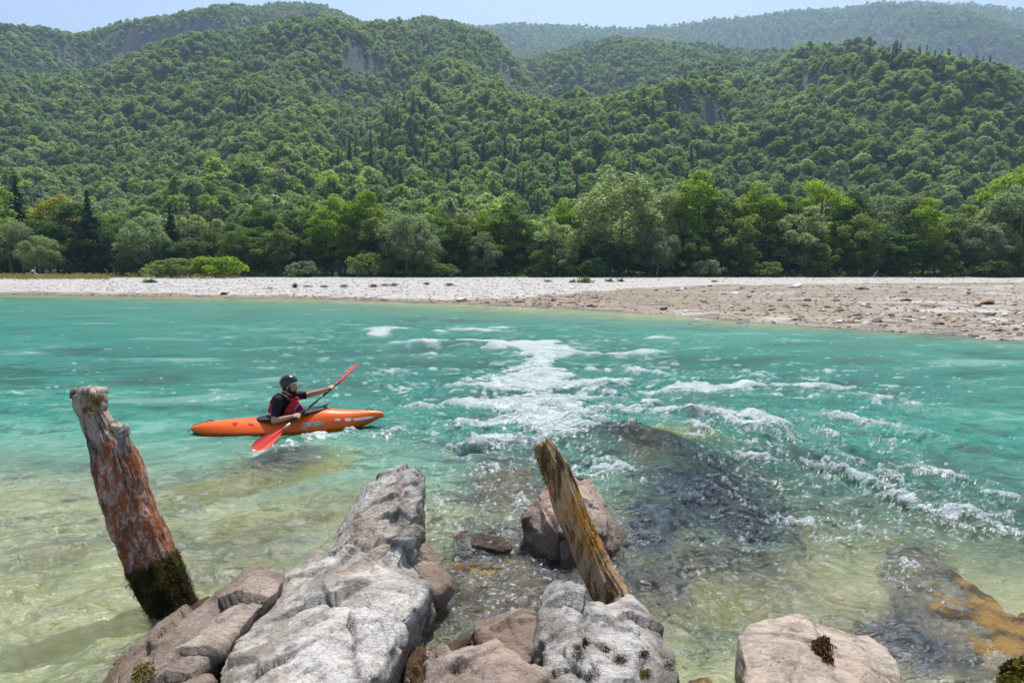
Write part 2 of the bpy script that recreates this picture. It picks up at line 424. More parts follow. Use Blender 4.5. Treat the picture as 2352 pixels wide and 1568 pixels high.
# drop what other slopes hide
tb = np.linspace(-1.1, 1.1, 420); yb2 = np.linspace(Y0, 2350, 500)
YY, TT = np.meshgrid(yb2, tb, indexing='ij'); EE = np.maximum.accumulate((hill_z(YY * TT, YY) - CAM_H) / YY, axis=0)
ti = np.clip(np.searchsorted(tb, pts[:, 0] / pts[:, 1]), 0, 419); yi = np.clip(np.searchsorted(yb2, pts[:, 1]) - 1, 0, 499)
vis = (gz + 22 - CAM_H) / pts[:, 1] > EE[yi, ti]
keep = vis & (rng.rand(len(pts)) > sstep(1.15, 1.9, steep) * .93) & (rng.rand(len(pts)) > .05)
pts, gz, steep = pts[keep], gz[keep], steep[keep]
N = len(pts); yy_ = pts[:, 1]
con = (fbm(pts[:, 0] / 130, pts[:, 1] / 130, 5, 3) + .35 * sstep(500, 1200, yy_) + rng.uniform(-.5, .5, N)) > .72
kind = np.where(con, rng.randint(6, 8, N), rng.randint(0, 6, N))
scale = rng.uniform(.36, 1.02, N) * np.where(yy_ > 1350, 1.35, 1.0) * (1 - .22 * sstep(800, 1300, yy_) * (yy_ < 1350)) * np.where(kind >= 6, 1 - .32 * sstep(450, 700, yy_), 1)
scale *= 1 + .3 * fbm(pts[:, 0] / 60, pts[:, 1] / 60, 1, 2)
NEAR_CUT = 250.0
near = (yy_ < 260)
order = np.argsort(yy_ + np.abs(pts[:, 0]) * .0)
ind_idx = [i for i in order if yy_[i] < 235 and abs(pts[i, 0] / yy_[i]) < .80][:150]
is_ind = np.zeros(N, bool); is_ind[ind_idx] = True
me_pts = np.stack([pts[:, 0], pts[:, 1], gz - .5], 1)[~is_ind]
forest = mesh_obj('forest', me_pts, [], None, smooth=False)
attr(forest, 'sc', scale[~is_ind]); attr(forest, 'rz', rng.uniform(0, 6.283, (~is_ind).sum())); attr(forest, 'kd', kind[~is_ind])
attr(forest, 'sz', rng.uniform(.8, 1.25, (~is_ind).sum()))
tag(forest, 'far-off wood of broadleaf and conifer crowns covering the mountain sides', 'forest', kind='stuff')
ng = bpy.data.node_groups.new('scatter_wood', 'GeometryNodeTree')
ng.interface.new_socket('Geometry', in_out='INPUT', socket_type='NodeSocketGeometry'); ng.interface.new_socket('Geometry', in_out='OUTPUT', socket_type='NodeSocketGeometry')
gi = ng.nodes.new('NodeGroupInput'); go = ng.nodes.new('NodeGroupOutput')
ci = ng.nodes.new('GeometryNodeCollectionInfo'); ci.inputs[0].default_value = protos; ci.inputs['Separate Children'].default_value = True; ci.inputs['Reset Children'].default_value = True
ip = ng.nodes.new('GeometryNodeInstanceOnPoints'); ip.inputs['Pick Instance'].default_value = True
def na(nm, typ='FLOAT'):
    q = ng.nodes.new('GeometryNodeInputNamedAttribute'); q.data_type = typ; q.inputs[0].default_value = nm; return q
cx = ng.nodes.new('ShaderNodeCombineXYZ'); ng.links.new(na('rz').outputs[0], cx.inputs[2])
cs = ng.nodes.new('ShaderNodeCombineXYZ'); a_ = na('sc'); b_ = na('sz'); mm = ng.nodes.new('ShaderNodeMath'); mm.operation = 'MULTIPLY'
ng.links.new(a_.outputs[0], mm.inputs[0]); ng.links.new(b_.outputs[0], mm.inputs[1])
ng.links.new(a_.outputs[0], cs.inputs[0]); ng.links.new(a_.outputs[0], cs.inputs[1]); ng.links.new(mm.outputs[0], cs.inputs[2])
ng.links.new(gi.outputs[0], ip.inputs['Points']); ng.links.new(ci.outputs[0], ip.inputs['Instance'])
ng.links.new(na('kd').outputs[0], ip.inputs['Instance Index']); ng.links.new(cx.outputs[0], ip.inputs['Rotation']); ng.links.new(cs.outputs[0], ip.inputs['Scale'])
ng.links.new(ip.outputs[0], go.inputs[0])
md = forest.modifiers.new('wood', 'NODES'); md.node_group = ng
print('FOREST', N)
# ---- the nearest hillside trees, each a tree of its own
GREENS = [(.12, .215, .042), (.09, .17, .042), (.155, .24, .052), (.095, .185, .05), (.07, .14, .038)]
near_k = []
for k in range(5):
    rg = np.random.RandomState(200 + k)
    v, f = lobes_crown(rg, rg.uniform(3.2, 4.0), rg.uniform(3.2, 4.4), 7.0, 30, 1.5, 70, .66, .85, bottom=-.5)
    tv, tf = trunk_geo(rg, 8.5, .22, 5, 3.0)
    near_k.append((mesh_obj('crown', v, f, M_leaf, smooth=False, link=False).data, mesh_obj('trunk', tv, tf, M_bark, link=False).data))
rg = np.random.RandomState(210)
v, f = conifer_crown(rg, 2.6, 1.5, 16, 22, 16, .8); tv, tf = trunk_geo(rg, 15.5, .2, 0, 1)
near_k.append((mesh_obj('crown', v, f, M_leaf, smooth=False, link=False).data, mesh_obj('trunk', tv, tf, M_bark, link=False).data))
def place_tree(meshes, loc, s, rz, col, label, cat, group, name='broadleaf_tree', sz=1.0):
    r = empty(name, loc); r.rotation_euler = (0, 0, rz); r.scale = (s, s, s * sz)
    tag(r, label, cat, group)
    for nm, me in zip(('crown', 'trunk'), meshes):
        if me is None: continue
        o = bpy.data.objects.new(nm, me); C.objects.link(o); o.parent = r; o.color = (*col, 1)
    return r
rg = np.random.RandomState(5)
for i in ind_idx:
    k = 5 if con[i] else rg.randint(0, 5)
    col = (.022, .052, .024) if k == 5 else tuple(np.array(GREENS[rg.randint(5)]) * rg.uniform(.8, 1.15))
    lab = 'dark spruce among the trees at the foot of the wooded slope' if k == 5 else 'broadleaf tree in the massed wood at the foot of the slope'
    place_tree(near_k[k], (pts[i, 0], pts[i, 1], gz[i] - .3), scale[i] * 1.05, rg.uniform(0, 6.28), col, lab, 'tree', 'spruces at the foot of the slope' if k == 5 else 'broadleaf trees at the foot of the slope', 'spruce_tree' if k == 5 else 'broadleaf_tree')

# ================================================================== the riverside row, tree by tree
def hero(kind, seed):
    rg = np.random.RandomState(seed)
    if kind == 'willow':    v, f = lobes_crown(rg, 4.2, 5.0, 6.6, 66, 1.15, 165, .33, 1.25, bottom=-.8, jit=.7, droop=.03); tv, tf = trunk_geo(rg, 9, .25, 9, 3.4, .12)
    elif kind == 'tall':    v, f = lobes_crown(rg, 3.4, 6.4, 8.6, 70, 1.15, 150, .36, .8, bottom=-.9, jit=.6); tv, tf = trunk_geo(rg, 13, .24, 9, 2.8, .06)
    elif kind == 'broad':   v, f = lobes_crown(rg, 4.4, 4.8, 6.0, 70, 1.2, 150, .36, .6, bottom=-.95, jit=.5); tv, tf = trunk_geo(rg, 9, .28, 9, 3.4, .06)
    elif kind == 'olive':   v, f = lobes_crown(rg, 3.6, 4.6, 5.8, 60, 1.0, 150, .31, .9, bottom=-.95, jit=.8); tv, tf = trunk_geo(rg, 9, .18, 12, 2.8, .15)
    elif kind == 'spruce':  v, f = conifer_crown(rg, 3.0, 1.2, 16, 30, 30, .55); tv, tf = trunk_geo(rg, 15.8, .22, 0, 1, .01)
    elif kind == 'dead':    v, f = conifer_crown(rg, 1.5, 4, 13.5, 16, 9, .32, .35); tv, tf = trunk_geo(rg, 13.8, .14, 14, 1.1, .02)
    elif kind == 'bush':    v, f = lobes_crown(rg, 2.2, 1.4, 1.2, 36, .62, 80, .28, .9, bottom=-.4, jit=.7); tv, tf = trunk_geo(rg, 1.6, .06, 6, 1.2, .2)
    return (mesh_obj('crown', v, f, M_leaf, smooth=False, link=False).data, mesh_obj('trunk', tv, tf, M_bark_pale if kind in ('willow', 'olive', 'dead') else M_bark, link=False).data)
HK = {k: [hero(k, 300 + 10 * j + i) for i in range(n)] for j, (k, n) in enumerate([('willow', 3), ('tall', 3), ('broad', 3), ('olive', 3), ('spruce', 2), ('dead', 2), ('bush', 3)])}
HH = {'willow': 11.6, 'tall': 15.2, 'broad': 10.9, 'olive': 10.3, 'spruce': 16.2, 'dead': 13.8, 'bush': 2.8}
HW = {'willow': 9.6, 'tall': 8.2, 'broad': 10.4, 'olive': 8.6, 'spruce': 6.4, 'dead': 3.0, 'bush': 5.2}
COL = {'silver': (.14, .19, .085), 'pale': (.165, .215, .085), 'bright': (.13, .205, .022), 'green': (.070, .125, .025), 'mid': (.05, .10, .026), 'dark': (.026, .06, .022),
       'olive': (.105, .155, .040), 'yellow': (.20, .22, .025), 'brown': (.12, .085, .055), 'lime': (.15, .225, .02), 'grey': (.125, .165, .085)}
# kind, colour, u, v of the top, width in pixels, distance, words
ROW = [
 ('tall','bright',-15,392,110,128,'tall bright green tree at the edge of the bar beside the dark spruce'),
 ('spruce','dark',62,398,120,134,'dark tall spruce rising over the pale riverside willows'),
 ('willow','silver',40,508,112,124,'round silvery willow below the dark tall spruce'),
 ('willow','pale',105,545,92,121,'small pale willow leaning out over the grassy end of the bar'),
 ('tall','yellow',146,442,85,137,'yellow-green tree top showing over the willows'),
 ('broad','mid',185,470,130,131,'mid green tree between the yellow-green top and the dark cone-shaped tree'),
 ('spruce','dark',222,438,170,128,'broad dark cone-shaped tree with drooping boughs'),
 ('broad','green',160,560,110,125,'low leafy green tree in front of the dark cone-shaped tree'),
 ('willow','silver',345,508,150,126,'wide silvery willow left of the dead spruces'),
 ('broad','green',290,500,90,137,'green tree behind the wide silvery willow'),
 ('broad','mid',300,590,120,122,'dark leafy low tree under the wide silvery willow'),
 ('dead','brown',425,480,42,136,'bare brown dead spruce, first of the dead ones'),
 ('dead','brown',447,488,40,138,'bare brown dead spruce, second of the dead ones'),
 ('dead','brown',470,478,44,136,'bare brown dead spruce, third of the dead ones'),
 ('dead','brown',494,470,46,138,'tallest bare brown dead spruce'),
 ('dead','brown',518,486,40,137,'bare brown dead spruce, last of the dead ones'),
 ('spruce','dark',406,468,60,135,'slim dark conifer beside the dead spruces'),
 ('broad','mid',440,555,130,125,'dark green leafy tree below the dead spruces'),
 ('broad','green',572,525,150,125,'spreading green tree with fan-like sprays over the bar'),
 ('tall','green',610,468,90,134,'loose topped green tree behind the spreading one'),
 ('tall','olive',655,516,84,124,'narrow yellowish tree standing forward of the wood'),
 ('tall','mid',700,480,90,132,'ivy-dark tree beside the big bright ash'),
 ('tall','bright',770,452,120,129,'tall bright ash, the first of a twin pair'),
 ('tall','bright',850,448,130,130,'tall bright ash, second of the twin pair'),
 ('tall','green',725,540,90,125,'green leafy tree in front of the ash pair'),
 ('olive','olive',880,505,110,126,'olive rounded tree under the second ash'),
 ('willow','silver',935,492,140,124,'big grey-green willow near the middle of the wood'),
 ('willow','silver',985,545,90,122,'smaller grey-green willow in front of the big one'),
 ('broad','green',1010,490,90,133,'green tree under the power pylon'),
 ('olive','olive',1065,500,110,127,'olive tree between the willow and the lime-coloured tree'),
 ('tall','lime',1115,488,80,130,'slender lime-coloured tree of the middle wood'),
 ('olive','grey',1110,545,90,123,'grey olive small tree before the lime-coloured one'),
 ('tall','green',1165,472,100,129,'full green tree right beside the lime-coloured one'),
 ('olive','pale',1275,505,110,124,'pale olive tree with open boughs'),
 ('tall','mid',1215,505,80,128,'dark green narrow tree between two paler ones'),
 ('tall','lime',1295,462,120,133,'lime green round top behind the pale olive tree'),
 ('broad','green',1240,575,90,121,'low green tree under the pale olive tree'),
 ('willow','pale',1420,418,200,127,'very big silvery willow, the largest tree of the riverside row'),
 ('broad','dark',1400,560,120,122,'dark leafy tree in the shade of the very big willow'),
 ('willow','pale',1512,440,110,131,'pale willow with ivy on its stems behind the big one'),
 ('willow','grey',1505,530,110,122,'round grey willow in front of the ivy-clad one'),
 ('tall','bright',1590,402,120,131,'tall bright tree just past the big willow'),
 ('tall','green',1650,452,90,130,'green tree leaning against the tall bright one'),
 ('olive','green',1590,545,110,123,'green low tree beneath the tall bright one'),
 ('tall','lime',1730,428,110,131,'lime topped tree above the stony riffle'),
 ('olive','olive',1690,505,110,125,'olive tree with thin pale stems'),
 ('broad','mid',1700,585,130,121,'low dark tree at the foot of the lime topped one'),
 ('tall','green',1790,455,90,132,'green tree next to the lime topped one'),
 ('olive','pale',1830,480,120,127,'pale grey-green tree above the riffle'),
 ('tall','lime',1872,412,110,133,'highest lime green crown of the right-hand wood'),
 ('broad','green',1870,560,140,122,'broad green tree with layered boughs'),
 ('tall','mid',1940,440,90,133,'mid green crown after the highest lime one'),
 ('olive','olive',1960,500,120,126,'olive tree with layered sprays'),
 ('broad','mid',1985,580,130,122,'dark low tree under the layered olive one'),
 ('olive','silver',2040,455,130,130,'silvery olive crown near the lime hornbeam'),
 ('broad','mid',2060,535,110,124,'mid green tree with flat leaf sprays'),
 ('tall','lime',2105,462,110,126,'lime green hornbeam hanging over dark shade'),
 ('broad','green',2150,560,110,122,'green tree under the lime hornbeam'),
 ('olive','olive',2180,478,110,130,'olive tree between the hornbeam and the last willow'),
 ('willow','grey',2240,520,140,123,'grey willow low over the end of the bar'),
 ('tall','bright',2310,372,190,134,'highest bright green tree at the edge of the wood'),
 ('willow','silver',2335,430,200,126,'tall silvery willow before the highest bright tree'),
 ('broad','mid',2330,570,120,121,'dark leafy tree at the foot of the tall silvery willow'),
 ('tall','green',2440,400,160,130,'full green tree beyond the tall silvery willow'),
 ('tall','mid',-90,430,140,130,'mid green tree before the bright green tall tree'),
 ('bush','olive',400,602,90,113,'olive bush on the gravel, first of the low row'),
 ('bush','olive',445,606,80,112,'olive bush on the gravel, second of the low row'),
 ('bush','bright',505,600,100,112,'bright rounded bush, last of the low row'),
 ('bush','grey',700,606,60,120,'small grey-green bush below the narrow yellowish tree'),
 ('bush','olive',855,596,80,120,'olive bush in front of the big grey-green willow'),
 ('bush','grey',1620,606,60,120,'pale small bush under the tall bright tree'),
 ('bush','olive',1750,608,70,120,'olive small bush at the foot of the lime topped tree'),
 ('bush','mid',1350,604,80,120,'dark bush at the foot of the very big willow'),
 ('bush','green',1010,612,80,120,'low green bush at the wood edge under the pylon'),
 ('bush','green',2260,606,80,120,'low green bush below the grey willow'),
]
rg = np.random.RandomState(77); cnt = {}
for kd_, cl, u, v, wd, dist, lab in ROW:
    base = W(u, 700); x = (u - CU) / (F * .994) * dist
    top = CAM_H + dist * float(elev(v)); zb = .62 if dist > 118 else float(ground_z(x, dist))
    h = top - zb; k = cnt.get(kd_, 0); cnt[kd_] = k + 1
    s = (wd / F * dist) / HW[kd_] * 1.28; h *= 1.3 if kd_ == 'bush' else 1.02; sz = (h / HH[kd_]) / s
    if sz < .88 and kd_ != 'bush': s = h / HH[kd_] / .88; sz = .88
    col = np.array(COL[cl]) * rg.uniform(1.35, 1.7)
    nm = {'bush': 'bush', 'spruce': 'spruce_tree', 'dead': 'dead_spruce', 'willow': 'willow_tree'}.get(kd_, 'broadleaf_tree')
    place_tree(HK[kd_][k % len(HK[kd_])], (x, dist, zb - .1), s, rg.uniform(0, 6.28), tuple(col), lab, 'bush' if kd_ == 'bush' else 'tree', 'bushes along the wood edge' if kd_ == 'bush' else 'dead spruces in the riverside wood' if kd_ == 'dead' else 'trees of the riverside row', nm, sz)
# shade-filling trees of the same wood behind and under the row
rg = np.random.RandomState(88)
for i in range(96):
    u = -120 + i * 26.5 + rg.uniform(-14, 14); row = i % 2
    dist = rg.uniform(127, 131) if row else rg.uniform(138, 156)
    x = (u - CU) / (F * .994) * dist; h = rg.uniform(5.5, 9.5) if row else rg.uniform(9, 13)
    k = ('broad', 'olive', 'tall')[rg.randint(3)]; s = h / HH[k] * (1.35 if row else 1.1)
    col = np.array(COL[('green', 'mid', 'bright', 'olive')[rg.randint(4)]]) * rg.uniform(1.0, 1.5)
    place_tree(HK[k][rg.randint(3)], (x, dist, .5), s, rg.uniform(0, 6.28), tuple(col), 'shaded understorey tree in the dense riverside wood' if row else 'green tree filling the wood behind the riverside row', 'tree', 'understorey trees of the riverside wood' if row else 'filling trees of the riverside wood', sz=h / HH[k] / s)
# undergrowth along the wood's foot
V, Fc, k = [], [], 0
rg = np.random.RandomState(31)
for i in range(900):
    x = rg.uniform(-135, 135); y = rg.uniform(121, 133) 
    if x / y < -.42 and y < 122: continue
    r = rg.uniform(.5, 1.5); n = 46
    dd = rg.normal(size=(n, 3)); dd /= np.linalg.norm(dd, axis=1)[:, None]; dd[:, 2] = abs(dd[:, 2])
    v, f = quads(np.array([x, y, .5]) + dd * r * np.array([1, 1, .9]) * rg.uniform(.5, 1, n)[:, None], dd + rg.normal(size=(n, 3)) * .7, .45, rg)
    V.append(v); Fc.append(f + k); k += len(v)
o = mesh_obj('undergrowth', np.concatenate(V), np.concatenate(Fc), M_leaf, smooth=False); o.color = (.12, .20, .045, 1)
tag(o, 'dark green undergrowth along the foot of the riverside wood', 'undergrowth', kind='stuff')
# ================================================================== the river
# places in the river, found from the photograph's (u, v) on the water plane
def blob(U, V, u, v, du, dv, ang=0.0, pw=1.0):
    a = R(ang); x = (U - u); y = (V - v)
    p_ = (x * math.cos(a) + y * math.sin(a)) / du; q = (-x * math.sin(a) + y * math.cos(a)) / dv
    return np.exp(-(p_ * p_ + q * q) ** pw)
nU, nV = 1150, 620
us = np.concatenate([np.linspace(-1500, -200, 90), np.linspace(-195, 2550, nU), np.linspace(2565, 3900, 90)])
vs = np.concatenate([640.0 + 0.0 * np.arange(1), 645 + 1.7 * np.arange(0, 110), np.linspace(833, 1640, nV - 110), [1700, 1790, 1900]])
VV, UU = np.meshgrid(vs, us, indexing='ij')
yc_ = (CV - VV) / F; rx_ = (UU - CU) / F; ry_ = cp + yc_ * sp; rz_ = -sp + yc_ * cp
k_ = -CAM_H / rz_; X = rx_ * k_; Y = ry_ * k_
dist = Y
step_y = np.abs(np.gradient(Y, axis=0)); step_x = np.abs(np.gradient(X, axis=1))
def wfade(lx, ly):      # drop waves the grid could not carry
    return sstep(1.6, 3.2, lx / step_x) * sstep(1.6, 3.2, ly / step_y)
def wave(ang, lx, ly, sd, o=1, ridge=False):
    """wave field whose crests run along ang (degrees from +X)"""
    a = R(ang); s = X * math.cos(a) + Y * math.sin(a); c = -X * math.sin(a) + Y * math.cos(a)
    n = noise3(s / lx + sd, c / ly + sd * 3.1, sd * 1.7)
    if ridge: n = 1 - 2.2 * np.abs(n)
    return n * wfade(lx * .5, ly * .5)
def lod_field(sd, lo, hi, aniso=2.2, ridge=False):
    """noise whose wavelength grows with distance, so that ripples stay as fine as the eye resolves them; crests follow the current"""
    acc = 0; wsum = 1e-6
    for k in range(8):
        ly = .022 * 2 ** k
        q = np.log2(ly / step_y); w_ = sstep(np.log2(lo) - 1, np.log2(lo), q) * (1 - sstep(np.log2(hi), np.log2(hi) + 1, q))
        if w_.max() <= 0: continue
        ani = aniso * np.clip(step_y / step_x / 2.2, .8, 1.0) + 0 * X
        n_ = 0
        for wgt, ang in WDIR:
            a = R(ang); s_ = X * math.cos(a) + Y * math.sin(a); c_ = -X * math.sin(a) + Y * math.cos(a)
            n_ = n_ + wgt * noise3(s_ / (ly * aniso) + sd + k, c_ / ly + sd * 3.1, sd * 1.7 + k * 2.3)
        if ridge: n_ = .55 - 2.0 * np.abs(n_)
        acc = acc + w_ * n_; wsum = wsum + w_ ** 2
    return acc / np.sqrt(wsum)
wl = sstep(1150, 500, UU) * sstep(900, 1120, VV); wr = sstep(1250, 1750, UU) * sstep(880, 1020, VV); wf = np.clip(1 - wl - wr, 0, 1)
WDIR = ((wf, 4), (wl, 32), (wr, -52))
F_fine = lod_field(31.0, 1.1, 2.2, 1.5); F_mid = lod_field(41.0, 2.2, 4.5, 2.0); F_med = lod_field(33.0, 4, 9, 2.4); F_big = lod_field(35.0, 10, 26, 2.6); F_rid = lod_field(37.0, 3, 7, 2.6, True)
# how rough the water is
rough = .30 + 0 * X
for b in [(1200, 900, 500, 150, 8), (1300, 1000, 330, 130, 20), (1700, 1150, 400, 200, 25), (2050, 1080, 330, 170, 30), (1100, 1180, 260, 130, 0), (1200, 1330, 260, 200, 0), (1650, 880, 500, 90, 5), (1000, 800, 500, 70, 4), (900, 1060, 240, 60, -8), (1500, 1300, 260, 200, 30)]:
    rough += .62 * blob(UU, VV, *b, pw=1.3)
rough = np.clip(rough, 0, 1.15) * (1 - .45 * sstep(715, 660, VV))
fields = 0
for wgt, ang in WDIR:
    f_ = .055 * wave(ang, 3.2, 1.3, 1.0) + .045 * wave(ang + 10, 1.5, .62, 2.0) + .030 * wave(ang - 8, .75, .34, 3.0) + .021 * wave(ang + 5, .42, .19, 4.0, ridge=True)
    f_ = f_ + .010 * wave(ang, .2, .10, 5.0, ridge=True) + .0055 * wave(ang + 20, .10, .055, 6.5)
    fields = fields + wgt * f_
choppy = .03 * wave(0, .55, .45, 11.0, ridge=True) + .018 * wave(30, .26, .22, 12.0, ridge=True) + .009 * wave(60, .13, .11, 13.0, ridge=True)
Z = (.30 * step_y * F_big + .16 * step_y * F_med + .10 * step_y * F_rid) * (.5 + .7 * rough) * sstep(.012, .03, step_y) * np.clip(.10 / step_y, 0, 1) ** .5
Z = Z + fields * (.80 + .65 * rough) + choppy * rough * 1.1
# standing waves, humps over rocks, hollows behind them
for (u, v, du, dv, ang, h) in [(1610, 968, 75, 22, 0, .16), (1740, 985, 90, 22, 8, .10), (1430, 1030, 150, 30, 10, .20), (1580, 1090, 170, 40, 18, .15), (1500, 1190, 90, 26, 30, .08), (1700, 1190, 120, 22, 30, .08), (1270, 985, 70, 40, 0, -.10), (1250, 1010, 60, 20, 0, .05),
                                (640, 1070, 150, 18, -6, .09), (760, 1040, 120, 16, -6, .05), (1120, 1230, 90, 30, 0, .05), (2130, 1320, 120, 26, 35, .08), (170, 805, 110, 9, -3, .06), (1390, 900, 80, 14, 0, .08),
                                (1220, 840, 90, 12, -10, .09), (1050, 795, 110, 9, 4, .08), (880, 762, 70, 8, 0, .06), (1100, 880, 120, 12, 8, .05), (1540, 828, 45, 9, 0, .07), (2010, 1110, 180, 14, 28, .08), (2200, 1215, 200, 16, 22, .09), (2260, 1170, 120, 26, 5, .08), (1890, 1000, 60, 14, 30, .05)]:
    Z = Z + h * blob(UU, VV, u, v, du, dv, ang)
Z *= sstep(2.2, 3.4, Y)
for (u, v, du, dv, ang, h) in [(1275, 985, 80, 12, 6, .13), (1235, 945, 70, 8, -8, .12), (1255, 915, 60, 7, 10, .10), (1190, 890, 60, 7, -12, .10), (1250, 862, 50, 6, 8, .12), (1270, 815, 60, 6, -4, .13), (1100, 800, 70, 5, 2, .12), (955, 795, 50, 5, 0, .10), (885, 766, 55, 4, 0, .11), (1390, 903, 60, 8, -4, .10), (1540, 832, 34, 6, 0, .11), (1480, 815, 30, 4, 0, .08), (1000, 900, 80, 8, 8, .06), (900, 860, 90, 6, -4, .06), (1640, 860, 90, 5, 4, .07), (1800, 900, 110, 6, 6, .07), (2000, 930, 120, 8, 8, .08), (2150, 1010, 130, 10, 14, .08)]:
    Z = Z + h * blob(UU, VV, u, v, du, dv, ang) * (.7 + .6 * F_big) - .55 * h * blob(UU, VV, u + .3 * du, v + 1.9 * dv, du, dv * 1.1, ang)
# white water
foam = 0 * X
FO = [(1265, 810, 60, 16, 4, .75), (1235, 850, 34, 40, 12, .9), (1180, 880, 60, 22, -8, .8), (1250, 900, 60, 26, 15, .85), (1210, 930, 90, 22, 6, .9), (1275, 965, 75, 34, 18, 1.25), (1290, 1000, 60, 18, 10, 1.1), (1100, 905, 75, 20, -20, .5), (1060, 880, 90, 18, 10, .45),
      (1380, 893, 70, 13, -4, .8), (1330, 912, 45, 10, -10, .5), (1080, 795, 75, 8, 0, .8), (1200, 800, 60, 8, 0, .6), (950, 792, 40, 6, 0, .45), (880, 762, 50, 8, -4, .7), 
      (1540, 828, 32, 8, 0, .9), (500, 1004, 60, 4, 2, .3), (600, 1010, 70, 4, 0, .4), (720, 1015, 60, 5, -6, .5), (800, 1000, 50, 5, -14, .4), (870, 975, 36, 5, -24, .5), (900, 955, 26, 5, -10, .4), (645, 1036, 36, 9, -10, .9), (560, 1050, 36, 5, 0, .45), (1470, 812, 30, 6, 0, .4), (1740, 977, 62, 14, 4, 1.15), (1800, 1000, 60, 12, 30, .5), (1640, 995, 60, 14, -20, .35), (1760, 1040, 90, 40, 30, .35), (1955, 1065, 55, 12, 25, .65), (1900, 975, 40, 8, 0, .4), (1990, 1130, 150, 9, 31, .75), (1930, 1090, 90, 9, 30, .4),
      (2120, 1200, 120, 9, 24, .85), (2270, 1240, 150, 13, 8, 1.0), (2260, 1160, 110, 22, 6, .45), (2330, 1200, 60, 30, 0, .5), (2100, 1125, 40, 8, 0, .5), (2190, 870, 40, 7, 20, .35), (2090, 905, 90, 8, 15, .3), (1850, 890, 120, 8, 4, .25), (2250, 930, 120, 7, 20, .25),
      (760, 1060, 90, 14, 0, .45), (700, 1035, 70, 9, -10, .45), (640, 1060, 60, 7, 0, .35), (800, 905, 70, 12, 5, .2), (500, 915, 40, 6, -5, .22), (1330, 1040, 60, 10, 20, .55), (1380, 1080, 60, 12, 25, .4), (1010, 1160, 40, 18, 20, .5), (1010, 1215, 34, 26, 0, .7), (1200, 1190, 24, 34, 10, .8), (1230, 1225, 24, 20, 0, .7),
      (1100, 1060, 120, 20, 0, .25), (1150, 1115, 70, 20, 10, .2), (2090, 1330, 60, 26, 30, .6), (1990, 1290, 120, 10, 40, .35), (1500, 1150, 120, 12, 40, .3), (1440, 1000, 26, 14, 0, .5), (1560, 1300, 60, 9, 40, .35), (1650, 1120, 60, 30, 40, .2), (520, 1150, 60, 6, -20, .12), (1010, 950, 70, 10, 0, .2), (960, 1000, 80, 9, -6, .3), (600, 1018, 90, 5, 0, .35), (820, 1005, 80, 6, -12, .35)]
for b in FO: foam += .82 * b[5] * blob(UU, VV, b[0], b[1], b[2] * 1.15, b[3] * 1.25, b[4])
foam += .14 * sstep(.45, .95, rough) + .06 * sstep(720, 760, VV) * sstep(960, 860, VV)
foam += .10 * blob(UU, VV, 800, 850, 600, 60, 4) + .12 * blob(UU, VV, 1900, 840, 500, 60, 4) + .16 * blob(UU, VV, 1200, 1120, 220, 110, 0) + .14 * blob(UU, VV, 1750, 1090, 300, 110, 30)
# the stony riffle on the far right
rif = sstep(8.0, 1.0, Y - edge_y(X)) * 0 + (Y > edge_y(X) - 1.5) * sstep(14, 24, X)

darkw0 = np.clip(1.2 * blob(UU, VV, 1655, 1170, 190, 90, 28, 1.5) + 1.0 * blob(UU, VV, 1500, 1230, 90, 80, 40, 1.5), 0, 1)
capz = np.clip(rough - .25, 0, .8) * sstep(725, 790, VV) * sstep(820, 1050, UU + .6 * (VV - 780)) * sstep(1130, 1010, VV + .25 * (1176 - UU) * (UU > 1300)) * (1 - darkw0)
foam = foam + .62 * capz * sstep(.10, .62, F_big + .35 * F_med)
fl_n = .50 * F_big + .55 * F_med + .30 * F_rid + .30 * F_fine
foam_m = sstep(.62, 1.30, foam * 1.0 + (1.25 * fl_n + .45 * F_mid + .30 * F_fine) * np.clip(.32 + foam, 0, .95))
glint_lace = sstep(.38, .56, .55 - 1.9 * np.abs(F_mid + .35 * F_fine) + .06 * F_big) * (.25 + .75 * np.clip(rough, 0, 1)) * np.clip(.5 + F_big, 0, 1)
glint_fleck = (1 - .40 * darkw0) * np.clip(.075 / step_y, .25, 1) * np.maximum(sstep(.86, 1.08, F_fine * .95 + F_mid * .35 + F_med * .2 + .40 * np.clip(rough, 0, 1) + .42 * np.clip(foam, 0, 1)) * np.clip(.45 + rough, 0, 1), .50 * glint_lace * sstep(.30, .8, rough + .3 * darkw0))  # white flecks and thin lines painted on as sparkle of the sun
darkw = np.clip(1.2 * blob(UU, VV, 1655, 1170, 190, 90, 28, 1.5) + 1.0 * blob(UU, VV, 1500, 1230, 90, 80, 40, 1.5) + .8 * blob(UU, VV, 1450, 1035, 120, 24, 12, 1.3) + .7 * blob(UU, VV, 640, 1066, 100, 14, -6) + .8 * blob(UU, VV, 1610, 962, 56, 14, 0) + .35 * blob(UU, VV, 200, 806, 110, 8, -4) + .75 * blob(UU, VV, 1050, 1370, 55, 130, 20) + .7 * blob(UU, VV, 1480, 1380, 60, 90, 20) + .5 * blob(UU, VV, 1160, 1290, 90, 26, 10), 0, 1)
olive = sum(k_ * blob(UU, VV, *b_, 1.3) for k_, b_ in [(.9, (560, 1110, 200, 26, -10)), (.8, (620, 1210, 220, 34, -16)), (.9, (120, 1275, 130, 22, -10)), (.6, (30, 1370, 120, 20, -14)), (.7, (720, 1080, 120, 16, -8)), (.5, (330, 1180, 120, 20, -12)), (.3, (2000, 1400, 220, 60, 15)), (.4, (500, 1330, 200, 24, -14)), (.5, (1550, 1010, 140, 16, 4)), (.35, (180, 1470, 200, 26, -14))])
olive = np.clip(1.5 * olive * (1 + 1.5 * F_big + 1.0 * F_med), 0, 1)
darkw = np.clip(darkw * (1 + .5 * F_big + .35 * F_med), 0, 1)
